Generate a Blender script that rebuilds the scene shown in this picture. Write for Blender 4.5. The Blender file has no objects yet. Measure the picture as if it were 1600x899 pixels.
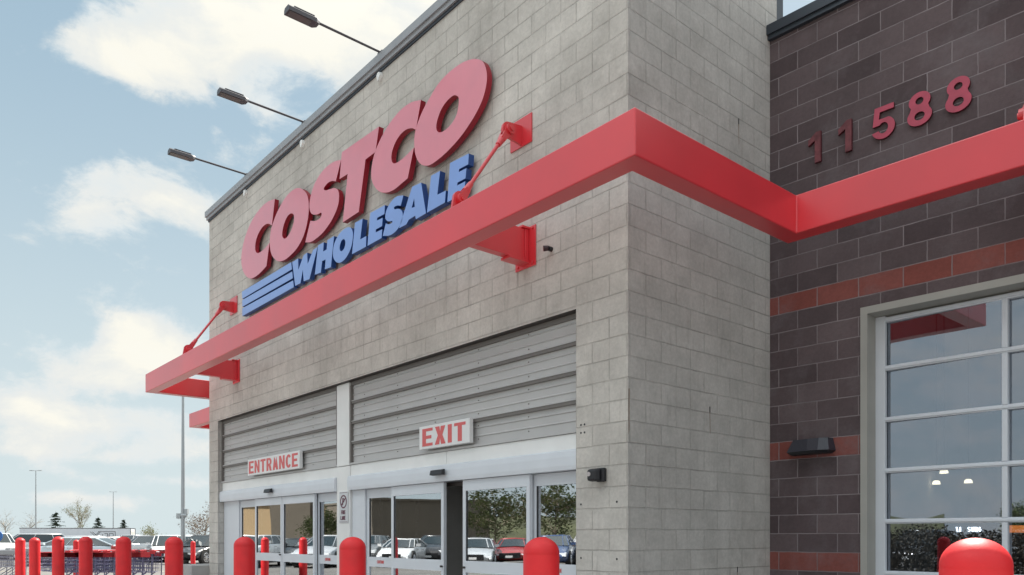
import bpy, bmesh, math, random
from mathutils import Vector, Matrix, noise
random.seed(7)
R = math.radians
S = bpy.context.scene
COL = S.collection
# ------------------------------------------------------------------ camera
YAW = math.atan2(.76, .65)
RT = Vector((math.cos(YAW), math.sin(YAW), 0)); FW = Vector((-math.sin(YAW), math.cos(YAW), 0))
CAMP = Vector((4.858, -5.60, 1.40))
cd = bpy.data.cameras.new('camera'); cam = bpy.data.objects.new('camera', cd); COL.objects.link(cam)
cam.location = CAMP; cam.rotation_euler = (R(90), 0, YAW)
cd.sensor_width = 36; cd.lens = 1210/1600*36; cd.shift_y = (838-449.5)/1600; cd.clip_end = 3000; cd.clip_start = .05
S.camera = cam
S.view_settings.view_transform = 'Standard'; S.view_settings.look = 'None'
S.view_settings.exposure = 1.5; S.view_settings.gamma = 1
S.view_settings.use_curve_mapping = False
SUN_DIR = Vector((-.4, 1, 0)).normalized(); SUN_EL = 50
# ------------------------------------------------------------------ world
def seen(u, v):       # azimuth / elevation of a direction, used for where clouds stand in the sky
    d = (RT*((u-800)/1210) + FW + Vector((0, 0, (838-v)/1210))).normalized()
    return math.atan2(d.x, d.y), math.asin(d.z)
W = bpy.data.worlds.new('World'); S.world = W; W.use_nodes = True
nt = W.node_tree; N = nt.nodes; L = nt.links; N.clear()
def nd(t, **k):
    n = N.new(t)
    for a, b in k.items(): setattr(n, a, b)
    return n
def mth(op, a, b=None, c=None, clamp=False):
    n = nd('ShaderNodeMath', operation=op); n.use_clamp = clamp
    for i, x in enumerate((a, b, c)):
        if x is None: continue
        if isinstance(x, (int, float)): n.inputs[i].default_value = x
        else: L.new(x, n.inputs[i])
    return n.outputs[0]
sky = nd('ShaderNodeTexSky', sky_type='NISHITA'); sky.sun_disc = False
sky.sun_elevation = R(SUN_EL); sky.sun_rotation = math.atan2(SUN_DIR.x, SUN_DIR.y)
sky.air_density = 1.0; sky.dust_density = 1.4; sky.ozone_density = 1.0
tc = nd('ShaderNodeTexCoord'); sp = nd('ShaderNodeSeparateXYZ'); L.new(tc.outputs['Generated'], sp.inputs[0])
az = mth('ARCTAN2', sp.outputs[0], sp.outputs[1]); el = mth('ARCSINE', sp.outputs[2])
mp = nd('ShaderNodeMapping'); mp.inputs['Scale'].default_value = (1, 1, 1.7); L.new(tc.outputs['Generated'], mp.inputs[0])
def ns(scale, detail=9, rough=.62, dist=0., off=0.):
    n = nd('ShaderNodeTexNoise'); n.inputs['Scale'].default_value = scale; n.inputs['Detail'].default_value = detail
    n.inputs['Roughness'].default_value = rough; n.inputs['Distortion'].default_value = dist
    if off:
        m = nd('ShaderNodeMapping'); m.inputs['Location'].default_value = (off, off*.7, off*.3); L.new(mp.outputs[0], m.inputs[0]); L.new(m.outputs[0], n.inputs['Vector'])
    else: L.new(mp.outputs[0], n.inputs['Vector'])
    return n.outputs['Fac']
acc = None
BL = [(165,80,90,36,1.0),(40,15,40,50,-.8),(60,180,60,60,-.6),(250,95,75,38,1),(320,45,140,56,.95),(470,50,120,56,1.0),(600,10,170,100,1.1),(780,-80,260,160,1.2),(300,-60,220,50,1.0),
      (160,262,55,35,.7),(120,345,55,38,.8),(185,320,85,42,.85),(285,320,65,34,.95),(405,160,38,26,.45),(30,250,30,14,.3),(45,385,30,20,.3),(270,262,40,30,.4),
      (215,530,62,34,1.25),(180,575,95,32,.8),(260,560,70,32,.9),(40,632,62,28,1.35),(150,600,70,26,.8),(120,668,100,24,1.1),(40,695,90,24,.8),(240,655,120,22,.8),(150,712,150,14,.75),(250,752,90,12,.8),(60,735,70,12,.55),(200,785,160,12,.6),(300,700,60,16,.7),(90,775,60,9,.5),(1250,-10,150,150,-7),(1450,-150,200,150,-1.)]
for (u, v, ru, rv, w) in BL:
    a0, e0 = seen(u, v); a1, _ = seen(u+ru, v); _, e1 = seen(u, v-rv)
    p = mth('MULTIPLY', mth('SUBTRACT', az, a0), 1/abs(a1-a0)); q = mth('MULTIPLY', mth('SUBTRACT', el, e0), 1/abs(e1-e0))
    g = mth('MULTIPLY', mth('EXPONENT', mth('MULTIPLY', mth('ADD', mth('MULTIPLY', p, p), mth('MULTIPLY', q, q)), -.75)), w)
    acc = g if acc is None else mth('ADD', acc, g)
# broken cumulus over the rest of the sky, away from the stretch the photograph shows
d0 = (RT*-.45+FW).normalized()
toview = mth('ADD', mth('MULTIPLY', sp.outputs[0], d0.x), mth('MULTIPLY', sp.outputs[1], d0.y))
away = nd('ShaderNodeMapRange'); away.inputs[1].default_value = .9; away.inputs[2].default_value = .35; away.inputs[3].default_value = 0; away.inputs[4].default_value = 1
L.new(toview, away.inputs[0])
big = ns(1.6, 4, .5, 0, 5.3)
acc = mth('ADD', acc, mth('MULTIPLY', away.outputs[0], mth('MULTIPLY', mth('SUBTRACT', big, .22), 2.6)))
dens = mth('ADD', acc, mth('MULTIPLY', mth('SUBTRACT', ns(6.5, 13, .64, .35), .5), 2.9))
dens = mth('ADD', dens, mth('MULTIPLY', mth('SUBTRACT', ns(16, 12, .68, .3, 2.), .5), 1.5))
mask = nd('ShaderNodeMapRange', interpolation_type='SMOOTHSTEP'); mask.inputs[1].default_value = .30; mask.inputs[2].default_value = 1.0
L.new(dens, mask.inputs[0])
cr = nd('ShaderNodeValToRGB'); e = cr.color_ramp.elements
e[0].position = 0; e[0].color = (.33, .385, .42, 1); e[1].position = 1; e[1].color = (.47, .462, .42, 1)
x = cr.color_ramp.elements.new(.6); x.color = (.40, .41, .40, 1)
x = cr.color_ramp.elements.new(.88); x.color = (.47, .46, .415, 1)
sh = mth('ADD', mth('MULTIPLY', dens, .3), mth('MULTIPLY', mth('SUBTRACT', ns(11, 9, .6, .5, 9.), .28), 1.15)); L.new(sh, cr.inputs[0])
# high unseen clouds boosted, most opposite the sun, to add light on shaded walls
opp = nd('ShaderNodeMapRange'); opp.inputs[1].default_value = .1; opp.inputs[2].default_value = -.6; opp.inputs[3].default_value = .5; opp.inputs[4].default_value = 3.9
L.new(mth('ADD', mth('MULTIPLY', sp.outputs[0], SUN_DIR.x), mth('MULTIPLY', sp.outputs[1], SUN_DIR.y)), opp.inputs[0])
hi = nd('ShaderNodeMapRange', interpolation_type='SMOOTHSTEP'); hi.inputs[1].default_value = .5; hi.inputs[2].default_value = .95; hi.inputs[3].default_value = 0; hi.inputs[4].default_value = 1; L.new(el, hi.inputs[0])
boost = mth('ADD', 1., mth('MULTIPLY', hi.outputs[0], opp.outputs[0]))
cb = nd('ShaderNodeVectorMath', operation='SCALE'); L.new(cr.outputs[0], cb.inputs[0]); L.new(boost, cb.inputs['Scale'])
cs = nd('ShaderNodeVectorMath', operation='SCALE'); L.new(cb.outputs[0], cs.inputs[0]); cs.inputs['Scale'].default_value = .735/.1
# thin haze whitening the sky low down
hz = nd('ShaderNodeMapRange', interpolation_type='SMOOTHSTEP'); hz.inputs[1].default_value = .62; hz.inputs[2].default_value = -.02; hz.inputs[3].default_value = 0; hz.inputs[4].default_value = .9
L.new(el, hz.inputs[0])
hm = nd('ShaderNodeMix', data_type='RGBA'); L.new(hz.outputs[0], hm.inputs[0])
veil = nd('ShaderNodeMix', data_type='RGBA'); veil.inputs[0].default_value = .90; veil.inputs[7].default_value = (1.22, 1.72, 2.02, 1)
L.new(sky.outputs[0], veil.inputs[6]); L.new(veil.outputs[2], hm.inputs[6]); hm.inputs[7].default_value = (2.50, 2.84, 2.90, 1)
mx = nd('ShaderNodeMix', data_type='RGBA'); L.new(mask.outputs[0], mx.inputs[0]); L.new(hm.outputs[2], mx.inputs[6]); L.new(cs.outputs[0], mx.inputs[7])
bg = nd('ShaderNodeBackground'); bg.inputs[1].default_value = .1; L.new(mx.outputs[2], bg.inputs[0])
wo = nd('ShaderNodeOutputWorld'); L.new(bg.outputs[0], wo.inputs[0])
# ------------------------------------------------------------------ sun
sl = bpy.data.lights.new('sun', 'SUN'); sl.energy = 3.6; sl.angle = R(.6); sl.color = (1, .95, .86)
so = bpy.data.objects.new('sun', sl); COL.objects.link(so)
sv = SUN_DIR*math.cos(R(SUN_EL)) + Vector((0, 0, math.sin(R(SUN_EL))))
so.rotation_euler = (-sv).to_track_quat('-Z', 'Y').to_euler()

# ------------------------------------------------------------------ materials
MATS = {}
def mat(name, col, rough=.6, metal=0, spec=.5, var=.0, vscale=3., bump=0., bscale=60., coat=0., emis=None, es=0, dirt=0., cior=1.5):
    if name in MATS: return MATS[name]
    m = bpy.data.materials.new(name); m.use_nodes = True; t = m.node_tree; b = t.nodes['Principled BSDF']
    b.inputs['Base Color'].default_value = (*col, 1); b.inputs['Roughness'].default_value = rough; b.inputs['Metallic'].default_value = metal
    b.inputs['Specular IOR Level'].default_value = spec; b.inputs['Coat Weight'].default_value = coat; b.inputs['Coat IOR'].default_value = cior; b.inputs['Coat Roughness'].default_value = .08 if name.startswith('car') else .28
    if emis: b.inputs['Emission Color'].default_value = (*emis, 1); b.inputs['Emission Strength'].default_value = es
    g = t.nodes.new('ShaderNodeTexCoord')
    if var:
        n = t.nodes.new('ShaderNodeTexNoise'); n.inputs['Scale'].default_value = vscale; n.inputs['Detail'].default_value = 6; t.links.new(g.outputs['Object'], n.inputs[0])
        r = t.nodes.new('ShaderNodeMapRange'); r.inputs[1].default_value = .3; r.inputs[2].default_value = .7; r.inputs[3].default_value = 1-var; r.inputs[4].default_value = 1+var
        t.links.new(n.outputs[0], r.inputs[0]); v = t.nodes.new('ShaderNodeVectorMath'); v.operation = 'SCALE'; v.inputs[0].default_value = col
        t.links.new(r.outputs[0], v.inputs['Scale']); t.links.new(v.outputs[0], b.inputs['Base Color'])
        r2 = t.nodes.new('ShaderNodeMapRange'); r2.inputs[3].default_value = max(0, rough-.08); r2.inputs[4].default_value = min(1, rough+.1)
        t.links.new(n.outputs[0], r2.inputs[0]); t.links.new(r2.outputs[0], b.inputs['Roughness'])
    if bump:
        n = t.nodes.new('ShaderNodeTexNoise'); n.inputs['Scale'].default_value = bscale; n.inputs['Detail'].default_value = 5; t.links.new(g.outputs['Object'], n.inputs[0])
        u = t.nodes.new('ShaderNodeBump'); u.inputs['Strength'].default_value = bump; u.inputs['Distance'].default_value = .01
        t.links.new(n.outputs[0], u.inputs['Height']); t.links.new(u.outputs[0], b.inputs['Normal'])
    MATS[name] = m; return m

def block_mat(name, axis, ox, oz, h, ln, c1, c2, mort, bands=None, mfac=1., rough=.9, msize=.007, stain=True, spec=.35):
    """masonry of real-size blocks laid out in the wall's own metres"""
    m = bpy.data.materials.new(name); m.use_nodes = True; t = m.node_tree; nn = t.nodes; lk = t.links; b = nn['Principled BSDF']
    b.inputs['Roughness'].default_value = rough; b.inputs['Specular IOR Level'].default_value = spec
    tc = nn.new('ShaderNodeTexCoord'); s = nn.new('ShaderNodeSeparateXYZ'); lk.new(tc.outputs['Object'], s.inputs[0])
    c = nn.new('ShaderNodeCombineXYZ')
    def M(op, a, b_=None):
        k = nn.new('ShaderNodeMath'); k.operation = op
        for i, x in enumerate((a, b_)):
            if x is None: continue
            if isinstance(x, (int, float)): k.inputs[i].default_value = x
            else: lk.new(x, k.inputs[i])
        return k.outputs[0]
    def NZ(scale, detail=5, rgh=.6, vec=None):
        k = nn.new('ShaderNodeTexNoise'); k.inputs['Scale'].default_value = scale; k.inputs['Detail'].default_value = detail; k.inputs['Roughness'].default_value = rgh
        lk.new(vec or tc.outputs['Object'], k.inputs[0]); return k.outputs[0]
    def MR(x, a, b_, lo, hi):
        k = nn.new('ShaderNodeMapRange'); lk.new(x, k.inputs[0])
        for i, vv in enumerate((a, b_, lo, hi)): k.inputs[i+1].default_value = vv
        return k.outputs[0]
    wob = M('MULTIPLY', M('SUBTRACT', NZ(6., 3), .5), .012)
    hx = M('ADD', M('ADD', s.outputs[axis], ox), wob); hzz = M('ADD', M('SUBTRACT', s.outputs[2], oz), wob)
    lk.new(hx, c.inputs[0]); lk.new(hzz, c.inputs[1])
    def brick(w, hh, off, seed_shift=0., ms=msize):
        k = nn.new('ShaderNodeTexBrick'); k.offset = off; k.offset_frequency = 2; k.squash = 1
        k.inputs['Scale'].default_value = 1; k.inputs['Mortar Size'].default_value = ms; k.inputs['Mortar Smooth'].default_value = .35
        k.inputs['Brick Width'].default_value = w; k.inputs['Row Height'].default_value = hh; k.inputs['Bias'].default_value = 0
        lk.new(c.outputs[0], k.inputs['Vector']); return k
    k = brick(ln, h, .5)
    k.inputs['Color1'].default_value = (*c1, 1); k.inputs['Color2'].default_value = (*c2, 1)
    k.inputs['Mortar'].default_value = (*[(p+q)/2 for p, q in zip(c1, c2)], 1)
    col = k.outputs['Color']
    # scored half blocks: faint extra joints in places
    k2 = brick(ln/2, h, .0, ms=msize*.7)
    half = M('MULTIPLY', M('SUBTRACT', k2.outputs['Fac'], k.outputs['Fac']), MR(NZ(1.7, 3), .5, .62, 0, .35 if stain else .0))
    def mixc(f, a, cb_, blend='MIX'):
        q = nn.new('ShaderNodeMix'); q.data_type = 'RGBA'; q.blend_type = blend
        if isinstance(f, (int, float)): q.inputs[0].default_value = f
        else: lk.new(f, q.inputs[0])
        if isinstance(a, tuple): q.inputs[6].default_value = (*a, 1)
        else: lk.new(a, q.inputs[6])
        if isinstance(cb_, tuple): q.inputs[7].default_value = (*cb_, 1)
        else: lk.new(cb_, q.inputs[7])
        return q.outputs[2]
    if bands:
        for (z0, z1) in bands:
            f = M('MULTIPLY', M('GREATER_THAN', hzz, z0-oz), M('LESS_THAN', hzz, z1-oz))
            rb = mixc(.3, (.30, .072, .052), col)
            col = mixc(f, col, rb)
    sc = nn.new('ShaderNodeVectorMath'); sc.operation = 'SCALE'
    tone = M('MULTIPLY', MR(NZ(.7, 5), .3, .7, .80, 1.13), MR(NZ(26, 6, .75), .3, .7, .88, 1.12))
    tone = M('MULTIPLY', tone, MR(NZ(4.3, 7, .7), .3, .72, .88, 1.09))
    lk.new(col, sc.inputs[0]); lk.new(tone, sc.inputs['Scale']); col = sc.outputs[0]
    jf = M('MULTIPLY', M('MULTIPLY', k.outputs['Fac'], MR(NZ(1.5, 5), .42, .64, .12 if stain else .5, 1.)), mfac)
    col = mixc(jf, col, mort); col = mixc(half, col, mort)
    if stain:
        mpp = nn.new('ShaderNodeMapping'); mpp.inputs['Scale'].default_value = (7, 7, .8); lk.new(tc.outputs['Object'], mpp.inputs[0])
        st = MR(NZ(1, 6, .7, mpp.outputs[0]), .56, .8, 0, .45); col = mixc(st, col, (.17, .145, .13))
        st2 = M('MULTIPLY', MR(NZ(.6, 3), .48, .7, 0, .5), MR(NZ(9, 5), .4, .7, .3, 1)); col = mixc(st2, col, (.25, .225, .20))
    else:
        ef = MR(NZ(1.1, 6, .75), .5, .72, 0, .42); col = mixc(ef, col, (.21, .19, .20))
    lk.new(col, b.inputs['Base Color'])
    bu = nn.new('ShaderNodeBump'); bu.inputs['Strength'].default_value = .8; bu.inputs['Distance'].default_value = .016
    hgt = M('ADD', M('ADD', M('MULTIPLY', k.outputs['Fac'], -.8), M('MULTIPLY', half, -.8)), M('ADD', M('MULTIPLY', NZ(70, 5, .7), .25), M('MULTIPLY', NZ(9, 4), .3)))
    lk.new(hgt, bu.inputs['Height']); lk.new(bu.outputs[0], b.inputs['Normal'])
    return m
H_A = .2059
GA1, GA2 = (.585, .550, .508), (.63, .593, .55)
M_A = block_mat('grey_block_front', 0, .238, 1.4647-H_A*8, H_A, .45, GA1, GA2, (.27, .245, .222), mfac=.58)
M_B = block_mat('grey_block_side_shaded', 1, -.263, 1.4647-H_A*8, H_A, .47, (.505, .482, .455), (.54, .516, .488), (.28, .262, .245), mfac=.5)  # same grey block; the side's shade is put into a darker base colour
OZC = 4.141-.2085*20
M_C = block_mat('dark_block', 0, -.111, OZC, .2085, .45, (.088, .064, .068), (.145, .11, .115), (.31, .265, .275),
                bands=[(4.141-.2085, 4.141), (4.141-.2085*9, 4.141-.2085*8), (4.141-.2085*15, 4.141-.2085*14)], stain=False, mfac=.95, msize=.007)
RED = mat('red_canopy_paint', (.72, .019, .032), .5, spec=.5, var=.10, vscale=.9, coat=1., cior=1.62)
REDB = mat('red_bollard_plastic', (.74, .016, .022), .5, spec=.5, var=.13, vscale=5., bump=.12, bscale=25)
REDL = mat('red_letter_face', (.76, .17, .23), .42, spec=.9, var=.04, coat=1., cior=1.7)
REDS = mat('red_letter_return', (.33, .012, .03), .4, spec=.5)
BLUF = mat('blue_letter_face', (.15, .30, .74), .4, spec=.9, var=.04, coat=1., cior=1.7)
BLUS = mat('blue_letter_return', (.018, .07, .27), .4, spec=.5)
SID = mat('grey_siding', (.52, .515, .512), .6, spec=.35, var=.04, vscale=2.5)
SIDD = mat('siding_rib_dark', (.17, .155, .145), .55)
WHT = mat('white_painted_metal', (.84, .84, .83), .42, spec=.5, var=.04)
ALU = mat('clear_aluminium', (.55, .59, .65), .36, metal=.35, spec=.6, var=.04)
ALUL = mat('white_door_metal', (.70, .73, .78), .38, spec=.6, var=.03)
BLK = mat('black_plastic', (.018, .018, .022), .45)
DRK = mat('dark_bronze', (.06, .05, .045), .5)
CAP = mat('grey_metal_cap', (.34, .35, .37), .45, metal=.1, var=.06)
CAPD = mat('dark_metal_cap', (.05, .06, .075), .4, metal=.3)
TRIM = mat('taupe_stucco_trim', (.40, .39, .36), .85, var=.06, bump=.25, bscale=140)
RUST = mat('rust_stain', (.27, .20, .15), .9, var=.2, vscale=30)
SIGNW = mat('white_sign_face', (.80, .80, .80), .4, var=.03)
SIGNR = mat('sign_red_lettering', (.70, .13, .13), .45)
INK = mat('dark_lettering', (.05, .04, .05), .5)
LAMPG = mat('dark_grey_lamp_metal', (.10, .095, .105), .45, metal=.2)
GALV = mat('galvanised_pole', (.42, .45, .47), .45, metal=.4, var=.05)
def glassmat(name, tint, lo, hi):
    m = bpy.data.materials.new(name); m.use_nodes = True; t = m.node_tree; t.nodes.clear()
    o = t.nodes.new('ShaderNodeOutputMaterial'); mxs = t.nodes.new('ShaderNodeMixShader'); tr = t.nodes.new('ShaderNodeBsdfTransparent'); g = t.nodes.new('ShaderNodeBsdfGlossy')
    tr.inputs[0].default_value = (*tint, 1); g.inputs['Roughness'].default_value = .01; g.inputs[0].default_value = (.93, .96, 1, 1) if name == 'door_glass' else (.76, .81, .90, 1)
    lw = t.nodes.new('ShaderNodeLayerWeight'); lw.inputs[0].default_value = .35; r = t.nodes.new('ShaderNodeMapRange'); r.inputs[3].default_value = lo; r.inputs[4].default_value = hi
    t.links.new(lw.outputs['Fresnel'], r.inputs[0]); t.links.new(r.outputs[0], mxs.inputs[0]); t.links.new(tr.outputs[0], mxs.inputs[1]); t.links.new(g.outputs[0], mxs.inputs[2])
    n = t.nodes.new('ShaderNodeTexNoise'); n.inputs['Scale'].default_value = 1.3; n.inputs['Detail'].default_value = 1; tc = t.nodes.new('ShaderNodeTexCoord'); t.links.new(tc.outputs['Object'], n.inputs[0])
    bu = t.nodes.new('ShaderNodeBump'); bu.inputs['Strength'].default_value = .05; bu.inputs['Distance'].default_value = .02; t.links.new(n.outputs[0], bu.inputs['Height']); t.links.new(bu.outputs[0], g.inputs['Normal'])
    t.links.new(mxs.outputs[0], o.inputs[0]); return m
GL = glassmat('door_glass', (.62, .66, .66), .52, .92)
GLC = glassmat('overhead_door_glass', (.55, .6, .64), .24, .9)
CARG = mat('car_glass', (.02, .03, .035), .06, spec=.9)

# ------------------------------------------------------------------ mesh helpers
class MB:
    def __init__(s): s.v = []; s.f = []; s.m = []; s.k = 0; s.sm = []; s.smooth = False
    def add(s, vs, fs):
        o = len(s.v); s.v += [tuple(p) for p in vs]
        for f in fs: s.f.append([o+i for i in f]); s.m.append(s.k); s.sm.append(s.smooth)
        return s
    def box(s, x0, x1, y0, y1, z0, z1, M=None):
        vs = [Vector((x, y, z)) for z in (z0, z1) for y in (y0, y1) for x in (x0, x1)]
        if M: vs = [M @ p for p in vs]
        return s.add(vs, [(0,2,3,1),(4,5,7,6),(0,1,5,4),(2,6,7,3),(0,4,6,2),(1,3,7,5)])
    def hull(s, a, b):      # two matching rings -> closed solid
        n = len(a); return s.add(list(a)+list(b), [list(range(n))[::-1], [n+i for i in range(n)]] + [(i, (i+1)%n, n+(i+1)%n, n+i) for i in range(n)])
    def tube(s, a, b, r0, r1=None, n=10, cap=True):
        a = Vector(a); b = Vector(b); r1 = r0 if r1 is None else r1; d = (b-a)
        if d.length < 1e-6: return s
        d.normalize(); up = Vector((0, 0, 1)) if abs(d.z) < .95 else Vector((1, 0, 0)); p = d.cross(up).normalized(); q = d.cross(p)
        A = [a+(p*math.cos(t)+q*math.sin(t))*r0 for t in [2*math.pi*i/n for i in range(n)]]
        B = [b+(p*math.cos(t)+q*math.sin(t))*r1 for t in [2*math.pi*i/n for i in range(n)]]
        fs = [(i, (i+1)%n, n+(i+1)%n, n+i) for i in range(n)]
        old = s.smooth; s.smooth = n > 7; s.add(A+B, fs); s.smooth = old
        if cap: s.add(A, [list(range(n))[::-1]]); s.add(B, [list(range(n))])
        return s
    def lathe(s, prof, c=(0, 0, 0), n=32):
        o = len(s.v); vs = []
        for (r, z) in prof:
            for i in range(n): t = 2*math.pi*i/n; vs.append((c[0]+r*math.cos(t), c[1]+r*math.sin(t), c[2]+z))
        fs = []
        for j in range(len(prof)-1):
            for i in range(n): fs.append((j*n+i, j*n+(i+1)%n, (j+1)*n+(i+1)%n, (j+1)*n+i))
        old = s.smooth; s.smooth = True; s.add(vs, fs); s.smooth = old; return s
    def build(s, name, mats, parent=None, loc=(0, 0, 0), rz=0, bevel=0, seg=2):
        me = bpy.data.meshes.new(name); me.from_pydata(s.v, [], s.f)
        for mm in (mats if isinstance(mats, (list, tuple)) else [mats]): me.materials.append(mm)
        for p, k, q in zip(me.polygons, s.m, s.sm): p.material_index = k; p.use_smooth = q
        me.update(); o = bpy.data.objects.new(name, me); COL.objects.link(o); o.location = loc; o.rotation_euler = (0, 0, rz)
        if parent: o.parent = parent
        if bevel:
            bm = bmesh.new(); bm.from_mesh(me); bmesh.ops.remove_doubles(bm, verts=bm.verts, dist=1e-5)
            ed = [x for x in bm.edges if len(x.link_faces) == 2 and x.calc_face_angle(0) > .5]
            bmesh.ops.bevel(bm, geom=ed, offset=bevel, segments=seg, affect='EDGES', profile=.5, clamp_overlap=True); bm.to_mesh(me); bm.free()
        return o
def tag(o, label, cat, group=None, kind=None):
    o['label'] = label; o['category'] = cat
    if group: o['group'] = group
    if kind: o['kind'] = kind
    return o
def empty(name, loc, label, cat, group=None, rz=0):
    o = bpy.data.objects.new(name, None); COL.objects.link(o); o.location = loc; o.rotation_euler = (0, 0, rz); o.empty_display_size = .2
    return tag(o, label, cat, group)
def struct(o, label=None):
    o['kind'] = 'structure'
    if label: o['label'] = label
    return o
def dup(root, loc, rz=None, label=None):
    def c(o, par):
        n = o.copy(); COL.objects.link(n); n.parent = par
        for ch in list(o.children): c(ch, n)
        return n
    r = c(root, None); r.location = loc
    if rz is not None: r.rotation_euler = (0, 0, rz)
    if label: r['label'] = label
    return r
def at(u, dep, v=None):
    p = CAMP + RT*((u-800)/1210*dep) + FW*dep; p.z = 0 if v is None else 1.4+(838-v)/1210*dep; return p

def smooth_outline(pts, n=5):
    """closed Catmull-Rom through (x, z, corner?) points, sharp at corners"""
    out = []; N_ = len(pts)
    for i in range(N_):
        p0, p1, p2, p3 = pts[i-1], pts[i], pts[(i+1) % N_], pts[(i+2) % N_]
        if p1[2] and p2[2]: out.append((p1[0], p1[1])); continue
        a = (2*p1[0]-p2[0], 2*p1[1]-p2[1]) if p1[2] else p0; b = (2*p2[0]-p1[0], 2*p2[1]-p1[1]) if p2[2] else p3
        for k in range(n):
            t = k/n
            out.append(tuple(.5*((2*p1[j])+(-a[j]+p2[j])*t+(2*a[j]-5*p1[j]+4*p2[j]-b[j])*t*t+(-a[j]+3*p1[j]-3*p2[j]+b[j])*t**3) for j in (0, 1)))
    return out
def slab(name, loops, y0, y1, mats, parent=None, bevel=0, loc=(0,0,0), rz=0, M=None):
    """outline(s) in the x-z plane given real thickness from y0 (front) to y1 (back); slot 0 face, slot 1 returns"""
    bm = bmesh.new(); es = []; rings = []
    for lp in loops:
        a = [bm.verts.new((x, y0, z)) for x, z in lp]; rings.append(a)
        es += [bm.edges.new((a[i], a[(i+1) % len(a)])) for i in range(len(a))]
    bmesh.ops.triangle_fill(bm, use_beauty=True, use_dissolve=False, edges=es, normal=(0, -1, 0))
    front = list(bm.faces)
    for f in front:
        f.normal_update()
        if f.normal.y > 0: f.normal_flip()
        f.material_index = 0
    mp_ = {}
    for a in rings:
        for v in a: mp_[v] = bm.verts.new((v.co.x, y1, v.co.z))
    for f in front:
        g = bm.faces.new([mp_[v] for v in reversed(f.verts)]); g.material_index = 1
    for lp in rings:
        for i in range(len(lp)):
            g = bm.faces.new((lp[i], lp[(i+1) % len(lp)], mp_[lp[(i+1) % len(lp)]], mp_[lp[i]])); g.material_index = 1
            g.smooth = False
    bmesh.ops.recalc_face_normals(bm, faces=bm.faces)
    me = bpy.data.meshes.new(name); bm.to_mesh(me); bm.free()
    for mm in mats: me.materials.append(mm)
    if M: me.transform(M)
    o = bpy.data.objects.new(name, me); COL.objects.link(o); o.location = loc; o.rotation_euler = (0, 0, rz)
    if parent: o.parent = parent
    return o

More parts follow.
